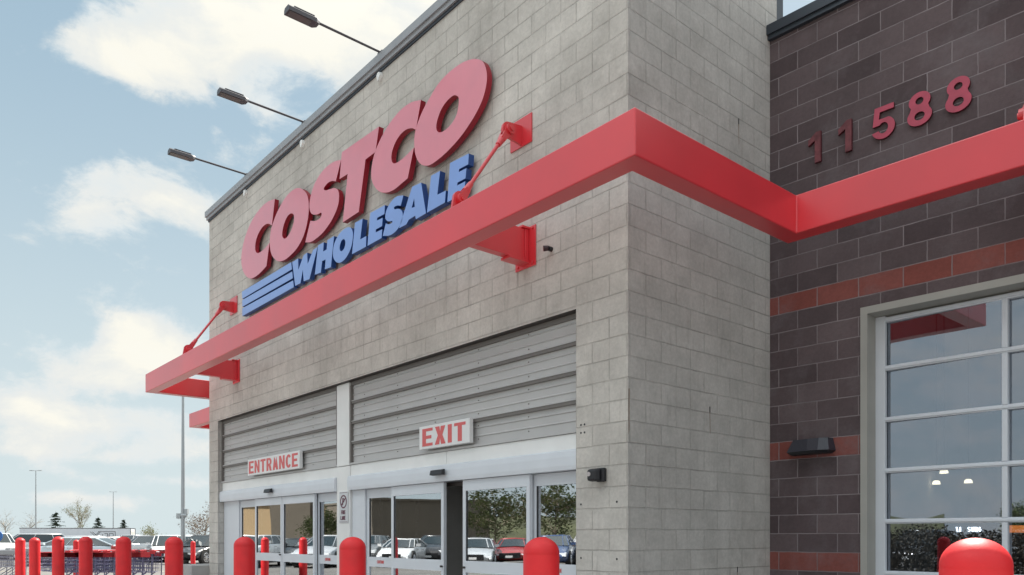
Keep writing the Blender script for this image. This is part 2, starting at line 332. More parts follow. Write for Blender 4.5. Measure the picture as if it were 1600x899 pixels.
# ---- lettering: heavy condensed grotesque, unit height, strokes cut as outlines
def arc(cx, cy, rx, ry, a0, a1, n=10):
    return [(cx+rx*math.cos(R(a0+(a1-a0)*i/n)), cy+ry*math.sin(R(a0+(a1-a0)*i/n))) for i in range(n+1)]
def glyph(ch, w=.55, t=.19):
    h = 1.
    ti = t*.8
    if ch == 'E': return [[(0,0),(w,0),(w,ti),(t,ti),(t,.41),(w*.88,.41),(w*.88,.59),(t,.59),(t,1-ti),(w,1-ti),(w,1),(0,1)]]
    if ch == 'F': return [[(0,0),(t,0),(t,.40),(w*.88,.40),(w*.88,.58),(t,.58),(t,1-ti),(w,1-ti),(w,1),(0,1)]]
    if ch == 'L': return [[(0,0),(w,0),(w,ti),(t,ti),(t,1),(0,1)]]
    if ch == 'I': return [[(0,0),(t,0),(t,1),(0,1)]]
    if ch == 'T': return [[(w/2-t/2,0),(w/2+t/2,0),(w/2+t/2,1-ti),(w,1-ti),(w,1),(0,1),(0,1-ti),(w/2-t/2,1-ti)]]
    if ch == 'X':
        k = t*1.15; return [[(0,0),(k,0),(w/2,.36),(w-k,0),(w,0),(w/2+k*.52,.51),(w*.98,1),(w*.98-k,1),(w/2,.66),(k+.02*w,1),(.02*w,1),(w/2-k*.52,.51)]]
    if ch == 'N': return [[(0,0),(t*.9,0),(t*.9,.62),(w-t*.95,0),(w,0),(w,1),(w-t*.9,1),(w-t*.9,.40),(t*.95,1),(0,1)]]
    if ch == 'A': return [[(0,0),(t,0),(t+.05,.2),(w-t-.05,.2),(w-t,0),(w,0),(w/2+t*.62,1),(w/2-t*.62,1)], [(t+.09,.36),(w-t-.09,.36),(w/2,.78)]]
    if ch in 'RP':
        o = [(0,0),(t,0)] + ([(t,.38),(w*.42,.38),(w-t*1.05,0),(w,0),(w*.80,.42)] if ch == 'R' else [(t,.36)]) + arc(w*.5,.70 if ch=='R' else .68,w*.47,.30 if ch=='R' else .32,-70 if ch=='R' else -85,85,9) + [(0,1)]
        return [o, [(t,.55)]+arc(w*.5,.70,w*.16,.145,-85,85,6)+[(t,.85)]]
    if ch == 'C': return [arc(w/2,.5,w/2,.5,38,322,22)[:]+arc(w/2,.5,w/2-t,.5-ti,318,42,18)]
    if ch == 'G': return [arc(w/2,.5,w/2,.5,38,330,22)+[(w,.53),(w*.5,.53),(w*.5,.38),(w-t,.38)]+arc(w/2,.5,w/2-t,.5-ti,312,42,18)]
    if ch in 'OD': return [arc(w/2,.5,w/2,.5,0,345,23), arc(w/2,.5,w/2-t,.5-ti,0,345,23)]
    if ch == 'U': return [[(0,1),(0,.35)]+arc(w/2,.3,w/2,.3,180,360,12)+[(w,.35),(w,1),(w-t,1),(w-t,.33)]+arc(w/2,.31,w/2-t,.31-ti,0,-180,10)+[(t,.33),(t,1)]]
    if ch == 'S': return [arc(w/2,.725,w/2,.275,25,270,14)+arc(w/2,.285,w/2-t,.165,85,-150,12)+arc(w/2,.285,w/2,.285,205,450-22,16)[0:14]+arc(w/2,.715,w/2-t,.13,-90-10,-330,10)]
    if ch == '1': return [[(.22,0),(.22+t,0),(.22+t,1),(.22+t*.25,1),(.0,.80),(.0,.62),(.22,.74)]]
    if ch == '5': return [[(.03,.44),(.09,1),(w*.95,1),(w*.95,1-ti),(.09+t*.75,1-ti),(.09+t*.62,.62)]+arc(w/2,.33,w/2,.33,62,-165,16)+[(t*.95,.27)]+arc(w/2,.33,w/2-t,.33-ti,-165,140,14)]
    if ch == '8':
        up = arc(w/2,.735,w*.44,.265,-38,218,16); lo = arc(w/2,.285,w/2,.285,142,398,18)
        return [up+lo, arc(w/2,.735,w*.44-t*.95,.265-ti,0,336,14), arc(w/2,.285,w/2-t,.285-ti,0,336,14)]
def text_mesh(name, txt, x0, z0, h, y0, y1, mats, parent, w=.55, t=.19, gap=.10, sx=1., loc=(0,0,0), rz=0, M=None):
    x = 0; me = None; objs = []
    for ch in txt:
        if ch == ' ': x += .35; continue
        lo = glyph(ch, w, t); ww = max(p[0] for l in lo for p in l)
        loops = [[(x0+(x+px)*h*sx, z0+pz*h) for px, pz in l] for l in lo]
        objs.append(slab(name, loops, y0, y1, mats)); x += ww+gap
    bm = bmesh.new()
    for o in objs: bm.from_mesh(o.data)
    me = bpy.data.meshes.new(name); bm.to_mesh(me); bm.free()
    for mm in mats: me.materials.append(mm)
    if M: me.transform(M)
    for o in objs: d = o.data; bpy.data.objects.remove(o); bpy.data.meshes.remove(d)
    o = bpy.data.objects.new(name, me); COL.objects.link(o); o.location = loc; o.rotation_euler = (0, 0, rz)
    if parent: o.parent = parent
    return o

# ================================================================== GROUND
def ground_mat(name, c, var, sc, bump=.3, rough=.9, cracks=False):
    m = mat(name, c, rough, var=var, vscale=sc, bump=bump, bscale=90); return m
g = MB(); rr = [0, 20, 60, 150, 400, 1500]; nseg = 48
vs = [(0, 0, 0)]; fs = []
for r_ in rr[1:]:
    for i in range(nseg): a = 2*math.pi*i/nseg; vs.append((r_*math.cos(a)-20, r_*math.sin(a), 0))
for i in range(nseg): fs.append((0, 1+i, 1+(i+1) % nseg))
for j in range(len(rr)-2):
    for i in range(nseg): fs.append((1+j*nseg+i, 1+(j+1)*nseg+i, 1+(j+1)*nseg+(i+1) % nseg, 1+j*nseg+(i+1) % nseg))
struct(g.add(vs, fs).build('ground', mat('pale_asphalt', (.15, .143, .136), .92, var=.15, vscale=.5, bump=.3, bscale=60)))
struct(MB().box(-17.5, 12, -9.5, 2.4, .004, .05).build('pavement', mat('concrete_apron', (.30, .285, .27), .9, var=.12, vscale=.8, bump=.2, bscale=50)))
PAINT = mat('cream_road_paint', (.62, .56, .42), .8, var=.15, vscale=4)
def stripe(p0, p1, w, name='painted_line'):
    d = (p1-p0).normalized(); n = Vector((-d.y, d.x, 0))*w/2
    m = MB().add([Vector((q.x, q.y, .004)) for q in (p0-n, p1-n, p1+n, p0+n)], [(0, 1, 2, 3)]); return struct(m.build(name, PAINT))
stripe(at(-120, 30.8), at(900, 30.8), .14)
WP = mat('white_road_paint', (.6, .6, .58), .8, var=.15, vscale=4); 
for i in range(14):
    p = at(-150+55*i, 44); q = p+FW*5.2; stripe(p, q, .1)

# ================================================================== BUILDING
B0 = empty('store_building', (0, 0, 0), 'large warehouse store with grey block entrance tower and dark block side wall', 'building')
XL = -11.23; YB = 2.62; TZ = 7.87; C3 = R(3.0); CO = (0, 2.47, 0)
TW = MB()
def wallbox(x0, x1, y0, y1, z0, z1):
    TW.box(x0, x1, y0, y1, z0, z1)
wallbox(XL, -10.75, 0, .45, 0, 3.705); wallbox(-.69, 0, 0, .45, 0, 3.705); wallbox(XL, 0, 0, .45, 3.705, TZ)
wallbox(-.45, 0, .45, YB, 0, TZ); wallbox(XL, XL+.45, .45, YB+.3, 0, TZ); wallbox(XL+.45, -.45, YB, YB+.3, 3.9, TZ)
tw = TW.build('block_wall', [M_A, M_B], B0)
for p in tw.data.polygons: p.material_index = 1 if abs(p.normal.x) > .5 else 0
MB().box(-.12, -.002, YB+.001, YB+.14, 7.0, TZ+.1).build('corner_flashing', CAPD, B0)
# parapet cap of the tower, three stepped strips of metal
c = MB(); c.box(XL-.05, .05, -.045, .3, 7.87, 7.93); c.box(XL-.07, .07, -.07, .32, 7.93, 8.04)
c.box(-.30, .05, .3, YB+.05, 7.87, 7.93); c.box(-.32, .07, .32, YB+.07, 7.93, 8.04)
c.box(XL-.05, XL+.3, .3, YB+.05, 7.87, 7.93); c.box(XL-.07, XL+.32, .32, YB+.07, 7.93, 8.04)
c.k = 1; c.box(XL-.02, .02, -.02, .2, 7.83, 7.868)
c.build('parapet_cap', [CAP, CAPD], B0)
MB().box(XL+.3, -.3, .3, YB, 7.5, 7.6).build('roof', mat('roof_membrane', (.5, .5, .5), .9), B0)
# left side wing
M_D = block_mat('grey_block_wing', 0, 0, 1.4647-H_A*8, H_A, .45, (.072, .060, .062), (.105, .088, .088), (.2, .18, .18), stain=False, bands=[(3.93, 4.14)])
wg = MB().box(-15.9, XL, 2.47, 2.9, 0, 7.1).box(-15.9, -15.45, 2.9, 45, 0, 7.1).build('side_wing_wall', M_D, B0)
MB().box(-15.95, XL-.03, 2.42, 3.0, 7.1, 7.22).box(-15.95, -15.4, 3.0, 45, 7.1, 7.22).build('side_wing_cap', CAP, B0)
# dark block wall (turned a few degrees), local coordinates from the inner corner
DL, DR, DZ = 1.105, 5.6, 3.735
cw = MB(); cw.box(.002, 1.034, 0, .35, 0, 7.1); cw.box(1.034, 14, 0, .35, 3.81, 7.1); cw.box(DR+.07, 14, 0, .35, 0, 3.81)
cw.build('dark_block_wall', M_C, B0, loc=CO, rz=C3)
c = MB(); c.box(-.01, 14, -.05, .4, 7.10, 7.15); c.box(-.01, 14, -.075, .42, 7.15, 7.26); c.build('dark_wall_cap', CAPD, B0, loc=CO, rz=C3)
MB().box(-15.4, 13.5, 3.4, 45, 6.9, 7.0).build('main_roof', mat('roof_membrane', (.5, .5, .5), .9), B0)
# weep slots and rust runs
for (y, z) in ((1.837, 5.966), (1.303, 2.738), (1.812, 1.034)):
    s_ = MB(); s_.box(.001, .004, y-.006, y+.006, z-.03, z+.03); s_.k = 1
    s_.add([(.0015, y-.006, z-.03), (.0015, y+.006, z-.03), (.0015, y+.01, z-.24), (.0015, y+.002, z-.27)], [(0, 3, 2, 1)])
    s_.build('weep_slot', [BLK, RUST], B0)
s_ = MB(); s_.add([(.003, .004, 2.80), (.003, .02, 2.80), (.003, .016, 2.40), (.003, .006, 2.36)], [(0, 3, 2, 1)]); s_.build('rust_run', RUST, B0)
# ---- opening infill
YP = .12; Y2 = .15
def siding(x0, x1, zt, zb):
    m = MB(); m.box(x0, x1, YP, YP+.05, zb, zt)
    h = .303; n = 4
    for i in range(n):
        z0 = zb + h*i
        # corrugated profile: shallow steps between the bold ribs
        for j in (1, 2):
            zz = z0+h*j/3; m.k = 0; m.hull([(x0, YP-.001, zz-.006), (x0, YP-.012, zz), (x0, YP-.001, zz+.018)], [(x1, YP-.001, zz-.006), (x1, YP-.012, zz), (x1, YP-.001, zz+.018)])
        if i:
            m.k = 0; m.hull([(x0, YP-.001, z0+.03), (x0, YP-.04, z0+.014), (x0, YP-.04, z0+.006), (x0, YP-.001, z0+.006)], [(x1, YP-.001, z0+.03), (x1, YP-.04, z0+.014), (x1, YP-.04, z0+.006), (x1, YP-.001, z0+.006)])
            m.k = 1; m.box(x0, x1, YP-.034, YP-.001, z0-.032, z0+.005)
        m.k = 1
        for k in range(int((x1-x0)/.9)):
            for zz in (.06, .22):
                m.box(x0+.35+.9*k, x0+.365+.9*k, YP-.006, YP-.0012, z0+zz, z0+zz+.013)
    m.k = 1; m.box(x0, x1, YP-.03, YP-.001, zt-.05, zt); m.box(x0-.0, x0+.03, YP-.045, YP+.02, zb, zt-.052); m.box(x1-.03, x1, YP-.045, YP+.02, zb, zt-.052)
    m.k = 0; m.box(x0, x1, YP-.05, YP-.002, zb-.028, zb-.002)
    return m
siding(-10.75, -5.90, 3.70, 2.495).build('siding_panel', [SID, SIDD], B0)
siding(-5.50, -.69, 3.70, 2.495).build('siding_panel', [SID, SIDD], B0)
MB().box(-10.75, -.69, .0, .14, 3.703, 3.7045).build('lintel_angle', DRK, B0)
MB().box(-5.89, -5.51, YP-.055, YP+.05, 2.46, 3.698).build('door_post', WHT, B0, bevel=.004)
MB().box(-5.90, -5.50, YP-.05, YP+.05, .05, 2.452).build('door_post', WHT, B0, bevel=.004)
w_ = MB(); w_.box(-10.745, -5.905, YP-.03, YP+.05, 2.30, 2.462); w_.box(-5.498, -3.06, YP-.03, YP+.05, 2.30, 2.462); w_.box(-3.054, -.693, YP-.03, YP+.05, 2.30, 2.462)
w_.build('white_flashing', WHT, B0)
def header(x0, x1):
    prof = [(YP+.05, 2.298), (YP-.06, 2.298), (YP-.085, 2.28), (YP-.092, 2.22), (YP-.092, 2.13), (YP-.085, 2.085), (YP+.05, 2.085)]
    m = MB(); m.hull([(x0, y, z) for y, z in prof], [(x1, y, z) for y, z in prof])
    m.build('door_header', ALUL, B0); 
header(-10.745, -5.905); header(-5.498, -.693)
DG = 'sliding_door'
def door(x0, x1, y, name='sliding_door', st=.055, sign=None):
    m = MB(); z0, z1 = .06, 2.08; t = .045
    m.box(x0, x0+st, y, y+t, z0, z1); m.box(x1-st, x1, y, y+t, z0, z1)
    m.box(x0+st, x1-st, y+.001, y+t-.001, z1-.13, z1); m.box(x0+st, x1-st, y+.001, y+t-.001, z0, z0+.2); m.box(x0+st, x1-st, y+.001, y+t-.001, .96, 1.10)
    f = m.build(name, ALUL, B0)
    g_ = MB().box(x0+st, x1-st, y+.018, y+.026, 1.10, z1-.13).box(x0+st, x1-st, y+.018, y+.026, z0+.2, .96); g_.build('pane', GL, f)
    e_ = .012; a, b_ = 1.10, z1-.13
    for q in (x0+st, x1-st-e_): MB().box(q, q+e_, y+.010, y+.017, a, b_).build('glazing_bead', BLK, f)
    if sign: text_mesh('safety_lettering', sign, (x0+x1)/2-.13, 1.01, .045, y-.003, y-.0005, [SIGNR, SIGNR], f)
    return f
YS, YF = .075, .14
M_in = mat('interior_dark', (.10, .10, .10), .8, var=.2)
# entrance
door(-9.93, -9.02, YF, 'fixed_sidelight'); door(-9.06, -7.90, YS); door(-7.88, -6.66, YS); door(-6.68, -5.91, YF, 'fixed_sidelight', sign='CAUTION')
MB().box(-10.74, -9.95, YF-.02, YF+.06, .05, 2.084).build('jamb_panel', ALUL, B0)
# exit
MB().box(-5.49, -5.12, YF-.03, YF+.05, .05, 2.084).build('jamb_panel', ALUL, B0)
door(-5.11, -4.28, YF, 'fixed_sidelight', sign='CAUTION'); door(-4.34, -3.10, YS); door(-2.70, -1.48, YS); door(-1.50, -.695, YF, 'fixed_sidelight', sign='CAUTION')
MB().box(-10.74, -5.92, YF+.055, YF+.07, 2.03, 2.08).box(-5.49, -.70, YF+.055, YF+.07, 2.03, 2.08).build('door_track', DRK, B0)
for (x, z) in ((-3.13, 1.02), (-2.66, 1.02), (-7.94, 1.08)):
    MB().tube((x, YS-.03, z), (x, YS, z), .014, n=10).build('door_lock', DRK, B0)
# motion sensors
for x in (-8.25, -3.1):
    m = MB(); m.hull([(x-.13, YP-.175, 2.165), (x+.13, YP-.175, 2.165), (x+.13, YP-.16, 2.225), (x-.13, YP-.16, 2.225)], [(x-.13, YP-.117, 2.16), (x+.13, YP-.117, 2.16), (x+.13, YP-.117, 2.235), (x-.13, YP-.117, 2.235)])
    m.build('motion_sensor', BLK, B0, bevel=.006)
# vestibule behind the doors
IW = mat('interior_wall', (.42, .40, .39), .8, var=.1); IF = mat('interior_floor', (.38, .37, .36), .5)
m = MB(); m.box(-15.3, 13.0, 14.0, 14.2, 0, 6.8); m.k = 1; m.box(-11.2, -.01, .46, 2.4, 0.0, .052); m.box(-15.3, 13.0, 3.8, 14, 0, .052); m.box(-11.2, -.46, 2.4, 3.8, 0, .052)
m.k = 0; m.box(-10.7, -.46, .46, 3.6, 3.72, 3.78); m.build('interior_shell', [IW, IF], B0)
# interior glass screen posts seen through the gap
m = MB()
for x in (-9.6, -8.2, -6.9, -5.6, -4.1, -3.3, -2.2, -1.2): m.box(x, x+.07, 3.0, 3.07, .05, 2.6)
m.box(-10.7, -.5, 3.0, 3.07, 2.3, 2.42); m.build('vestibule_frame', ALUL, B0)
MB().box(-10.7, -.5, 3.08, 3.12, 2.42, 3.7).build('vestibule_bulkhead', IW, B0)
MB().box(-3.66, -3.60, .46, 2.2, .053, 2.6).box(-4.6, -3.6, 2.2, 2.26, .053, 2.6).build('vestibule_partition', mat('partition_grey', (.55, .54, .53), .6, var=.1), B0)
# ---- overhead glass door in the dark wall
m = MB(); m.box(1.034, 1.105, -.012, .28, .0, 3.735); m.box(1.034, DR+.07, -.012, .28, 3.735, 3.81); m.box(DR, DR+.07, -.012, .28, 0, 3.735)
tr_ = m.build('door_surround', TRIM, B0, loc=CO, rz=C3)
dfm = MB(); dx = .20
dfm.box(1.1055, 1.206, dx, dx+.05, 0.05, 3.732)
zz = [3.692, 3.178, 2.634, 2.092, 1.556, 1.008, .47]
for z in zz: dfm.box(1.2065, DR, dx+.002, dx+.065, z-.025, z+.025); dfm.box(1.2065, DR, dx-.012, dx+.001, z-.012, z+.012)
for x in (2.308, 3.41, 4.512):
    for a, b_ in zip(zz[1:]+[.05], zz): dfm.box(x-.024, x+.024, dx-.004, dx+.063, a+.0255, b_-.0255)
od = dfm.build('overhead_door', ALUL, B0, loc=CO, rz=C3, bevel=.003)
pn = MB()
for a, b_ in zip(zz[1:]+[.05], zz):
    for x0, x1 in ((1.206, 2.284), (2.332, 3.386), (3.434, 4.488), (4.536, DR)):
        MM = Matrix.Translation(((x0+x1)/2, dx+.034, 0)) @ Matrix.Rotation(-C3, 4, 'Z'); w_ = (x1-x0)/2+.012; pn.box(-w_, w_, -.003, .003, a+.02, b_-.02, M=MM)
pn.build('pane', GLC, od)
# interior beyond it
m = MB(); m.box(.1, 9, 9.0, 9.2, 0, 6.5); m.box(.02, .1, .4, 9, 0, 6.5); m.k = 1; m.box(.1, 9, .4, 9, 6.5, 6.6); m.build('food_court_shell', [IW, mat('dark_ceiling', (.03, .022, .02), .8)], B0, loc=CO, rz=C3)
m = MB(); 
for i in range(5): m.box(.1, 9, 1.2+1.6*i, 1.32+1.6*i, 5.6, 5.75)
for i in range(4): m.box(1.2+1.9*i, 1.26+1.9*i, .5, 9, 5.4, 5.55)
m.build('ceiling_duct', mat('duct_metal', (.3, .24, .22), .5), B0, loc=CO, rz=C3)

# ================================================================== CANOPY
K0 = empty('entrance_canopy', (0, 0, 4.36), 'red steel beam canopy wrapping round the entrance tower above the doors', 'canopy')
ZB, ZT, CW_ = 4.36, 4.735, .20
path = [(-16.9, 9.0), (-16.9, 1.43), (-12.18, 1.43), (-12.18, -.97), (.912, -.97), (.912, 1.43)]
e_ = Vector((math.cos(C3), math.sin(C3), 0)); path.append((.912+8*e_.x, 1.43+8*e_.y))
def beam_strip(path, side):      # side: +1 building lies to the left of travel
    P = [Vector((x, y, 0)) for x, y in path]; inn = []
    for i, p in enumerate(P):
        ds = []
        if i: ds.append((p-P[i-1]).normalized())
        if i < len(P)-1: ds.append((P[i+1]-p).normalized())
        ns_ = [Vector((-d.y, d.x, 0)) for d in ds]
        if len(ns_) == 1: o = ns_[0]*CW_
        else:
            b = (ns_[0]+ns_[1]).normalized(); o = b*(CW_/b.dot(ns_[0]))
        inn.append(p+o*side)
    m = MB(); sec = []
    for p, q in zip(P, inn): sec.append([(p.x, p.y, ZB), (p.x, p.y, ZT), (q.x, q.y, ZT), (q.x, q.y, ZB)])
    for a, b in zip(sec, sec[1:]):
        m.add(a+b, [(i, (i+1) % 4, 4+(i+1) % 4, 4+i) for i in range(4)])
    m.add(sec[0], [(0, 1, 2, 3)]); m.add(sec[-1], [(3, 2, 1, 0)])
    return m
cb_ = beam_strip(path, 1).build('beam', RED, None)
cb_.location = (0, 0, 0); cb_.parent = K0; cb_.matrix_parent_inverse = Matrix.Translation((0, 0, -4.36))
def kfix(o): o.parent = K0; o.matrix_parent_inverse = Matrix.Translation((0, 0, -4.36)); return o
bm = bmesh.new(); bm.from_mesh(cb_.data); bmesh.ops.remove_doubles(bm, verts=bm.verts, dist=1e-4); bmesh.ops.recalc_face_normals(bm, faces=bm.faces)
ed = [x for x in bm.edges if len(x.link_faces) == 2 and x.calc_face_angle(0) > .5]
bmesh.ops.bevel(bm, geom=ed, offset=.012, segments=3, affect='EDGES', profile=.5); bm.to_mesh(cb_.data); bm.free()
def outrigger(x, M=None):
    m = MB(); M = M or Matrix.Identity(4)
    def bx(*a): m.box(*a, M=M)
    y0 = -.772
    bx(x-.05, x+.05, y0, -.016, ZB+.02, ZT-.02)           # web box
    bx(x-.075, x+.075, -.30, -.016, ZB-.01, ZB+.018); bx(x-.075, x+.075, -.12, -.016, ZT-.018, ZT+.005)
    bx(x-.165, x+.165, -.016, -.002, ZB-.05, ZT+.01)      # wall plate
    bx(x+.052, x+.062, -.07, -.02, ZB+.02, ZT-.02)
    for dx_ in (-.12, .12):
        for dz in (-.01, .36): m.tube(M @ Vector((x+dx_, -.03, ZB+dz)), M @ Vector((x+dx_, -.015, ZB+dz)), .016, n=6)
    return kfix(m.build('bracket', RED, None, bevel=.003))
outrigger(-1.45); outrigger(-9.75)
MC = Matrix.Translation(CO) @ Matrix.Rotation(C3, 4, 'Z')
def tie(x, M=None, yb=-.87, zb=ZT, zw=5.81):
    M = M or Matrix.Identity(4); m = MB()
    def v(a, b, c): return M @ Vector((a, b, c))
    # wall plate with a gusset lug
    m.box(x-.18, x+.17, -.016, -.002, zw-.15, zw+.16, M=M)
    def lug(c0, ax, ln, r, th):   # rounded plate in the y-z plane
        ring = []
        cy, cz = c0; a = math.atan2(ax[1], ax[0])
        for i in range(9): t = a-math.pi/2+math.pi*i/8; ring.append((cy+r*math.cos(t), cz+r*math.sin(t)))
        for sgn in (1, -1): ring.append((cy-ax[0]*ln - sgn*ax[1]*r*1.25, cz-ax[1]*ln + sgn*ax[0]*r*1.25))
        m.hull([v(x-th/2, y, z) for y, z in ring], [v(x+th/2, y, z) for y, z in ring])
    lug((-.20, zw-.03), (-1, 0), .20, .085, .03)
    lug((yb+.02, zb+.11), (0, 1), .12, .085, .03)
    a = Vector((0, -.20, zw-.03)); b = Vector((0, yb+.02, zb+.11)); d = (b-a).normalized()
    for s_ in (-.03, .03):
        for (p, sg) in ((a, 1), (b, -1)):
            q = p+d*sg*.16
            m.hull([v(x+s_-.008, p.y+.05*-d.z, p.z+.05*d.y), v(x+s_-.008, p.y-.05*-d.z, p.z-.05*d.y), v(x+s_-.008, q.y-.03*-d.z, q.z-.03*d.y), v(x+s_-.008, q.y+.03*-d.z, q.z+.03*d.y)],
                   [v(x+s_+.008, p.y+.05*-d.z, p.z+.05*d.y), v(x+s_+.008, p.y-.05*-d.z, p.z-.05*d.y), v(x+s_+.008, q.y-.03*-d.z, q.z-.03*d.y), v(x+s_+.008, q.y+.03*-d.z, q.z+.03*d.y)])
    for p in (a, b): m.tube(v(x-.06, p.y, p.z), v(x+.06, p.y, p.z), .055, n=14); m.tube(v(x-.075, p.y, p.z), v(x+.075, p.y, p.z), .028, n=8)
    p, q = a+d*.13, b-d*.13
    m.tube(v(x, p.y, p.z), v(x, *(p+d*.12)[1:]), .042, .03, n=12); m.tube(v(x, q.y, q.z), v(x, *(q-d*.12)[1:]), .042, .03, n=12)
    m.tube(v(x, p.y, p.z), v(x, q.y, q.z), .021, n=12)
    return kfix(m.build('tie_rod', RED, None))
tie(-1.52); tie(-9.88)
tie(2.755, MC, yb=-.94); outrigger(2.78, MC)
outrigger(-14.1, Matrix.Translation((0, 2.4, 0)))

# ================================================================== SIGNS
RED_L={'C1':[[[-7.725,7.114,1],[-7.848,6.702,1],[-7.992,6.777,0],[-8.139,6.802,0],[-8.289,6.785,0],[-8.441,6.721,0],[-8.534,6.634,0],[-8.565,6.537,0],[-8.538,6.45,0],[-8.428,6.391,0],[-8.225,6.388,0],[-8.076,6.407,0],[-7.946,6.435,1],[-8.076,6.071,1],[-8.225,6.041,0],[-8.463,6.01,0],[-8.731,6.021,0],[-8.937,6.1,0],[-9.1,6.233,0],[-9.186,6.374,0],[-9.205,6.526,0],[-9.148,6.693,0],[-9.03,6.841,0],[-8.845,6.985,0],[-8.596,7.095,0],[-8.332,7.152,0],[-8.034,7.165,0]]],'O1':[[[-7.839,6.696,0],[-7.909,6.581,0],[-7.938,6.436,0],[-7.897,6.271,0],[-7.786,6.135,0],[-7.585,6.021,0],[-7.35,5.977,0],[-7.121,5.989,0],[-6.898,6.032,0],[-6.709,6.114,0],[-6.574,6.232,0],[-6.487,6.378,0],[-6.452,6.524,0],[-6.462,6.668,0],[-6.539,6.811,0],[-6.752,6.963,0],[-7.008,7.026,0],[-7.311,6.997,0],[-7.625,6.866,0]],[[-6.982,6.581,0],[-7.016,6.635,0],[-7.102,6.67,0],[-7.215,6.667,0],[-7.33,6.607,0],[-7.408,6.515,0],[-7.435,6.432,0],[-7.408,6.369,0],[-7.311,6.321,0],[-7.177,6.348,0],[-7.064,6.412,0],[-6.994,6.487,0]]],'S':[[[-5.398,6.918,1],[-5.563,6.659,1],[-5.663,6.7,0],[-5.781,6.722,0],[-5.885,6.71,0],[-5.947,6.679,0],[-5.885,6.634,0],[-5.747,6.606,0],[-5.613,6.576,0],[-5.513,6.522,0],[-5.464,6.442,0],[-5.47,6.331,0],[-5.529,6.24,0],[-5.629,6.16,0],[-5.764,6.09,0],[-5.972,6.024,0],[-6.185,5.997,0],[-6.385,5.997,0],[-6.572,6.045,1],[-6.396,6.331,1],[-6.221,6.277,0],[-6.084,6.27,0],[-6.014,6.306,0],[-6.035,6.348,1],[-6.149,6.356,0],[-6.275,6.39,0],[-6.367,6.442,0],[-6.422,6.526,0],[-6.422,6.627,0],[-6.367,6.742,0],[-6.257,6.854,0],[-6.077,6.94,0],[-5.85,6.98,0],[-5.613,6.969,0]]],'T':[[[-4.33,6.977,1],[-4.42,6.665,1],[-4.691,6.661,1],[-4.882,5.99,1],[-5.349,5.985,1],[-5.202,6.64,1],[-5.445,6.652,1],[-5.376,7.019,1]]],'C2':[[[-3.31,6.901,1],[-3.425,6.57,1],[-3.509,6.624,0],[-3.636,6.662,0],[-3.766,6.659,0],[-3.884,6.617,0],[-3.974,6.54,0],[-4.013,6.458,0],[-3.995,6.374,0],[-3.923,6.325,0],[-3.781,6.316,0],[-3.636,6.333,0],[-3.472,6.362,1],[-3.616,6.021,1],[-3.752,6.006,0],[-3.929,5.987,0],[-4.11,6.005,0],[-4.297,6.075,0],[-4.44,6.194,0],[-4.528,6.333,0],[-4.531,6.468,0],[-4.473,6.613,0],[-4.36,6.737,0],[-4.188,6.85,0],[-3.989,6.931,0],[-3.752,6.976,0],[-3.523,6.963,0]]],'O2':[[[-2.063,6.809,0],[-1.993,6.682,0],[-1.981,6.561,0],[-2.016,6.446,0],[-2.086,6.344,0],[-2.206,6.247,0],[-2.377,6.153,0],[-2.553,6.086,0],[-2.761,6.035,0],[-2.949,6.011,0],[-3.142,6.014,0],[-3.313,6.092,0],[-3.415,6.216,0],[-3.459,6.363,0],[-3.453,6.517,0],[-3.386,6.637,0],[-3.256,6.761,0],[-3.114,6.845,0],[-2.949,6.931,0],[-2.761,6.972,0],[-2.553,6.977,0],[-2.377,6.956,0],[-2.206,6.901,0]],[[-2.512,6.571,0],[-2.566,6.637,0],[-2.643,6.661,0],[-2.761,6.647,0],[-2.868,6.598,0],[-2.949,6.507,0],[-2.976,6.423,0],[-2.943,6.355,0],[-2.868,6.32,0],[-2.748,6.316,0],[-2.617,6.356,0],[-2.54,6.431,0]]]}
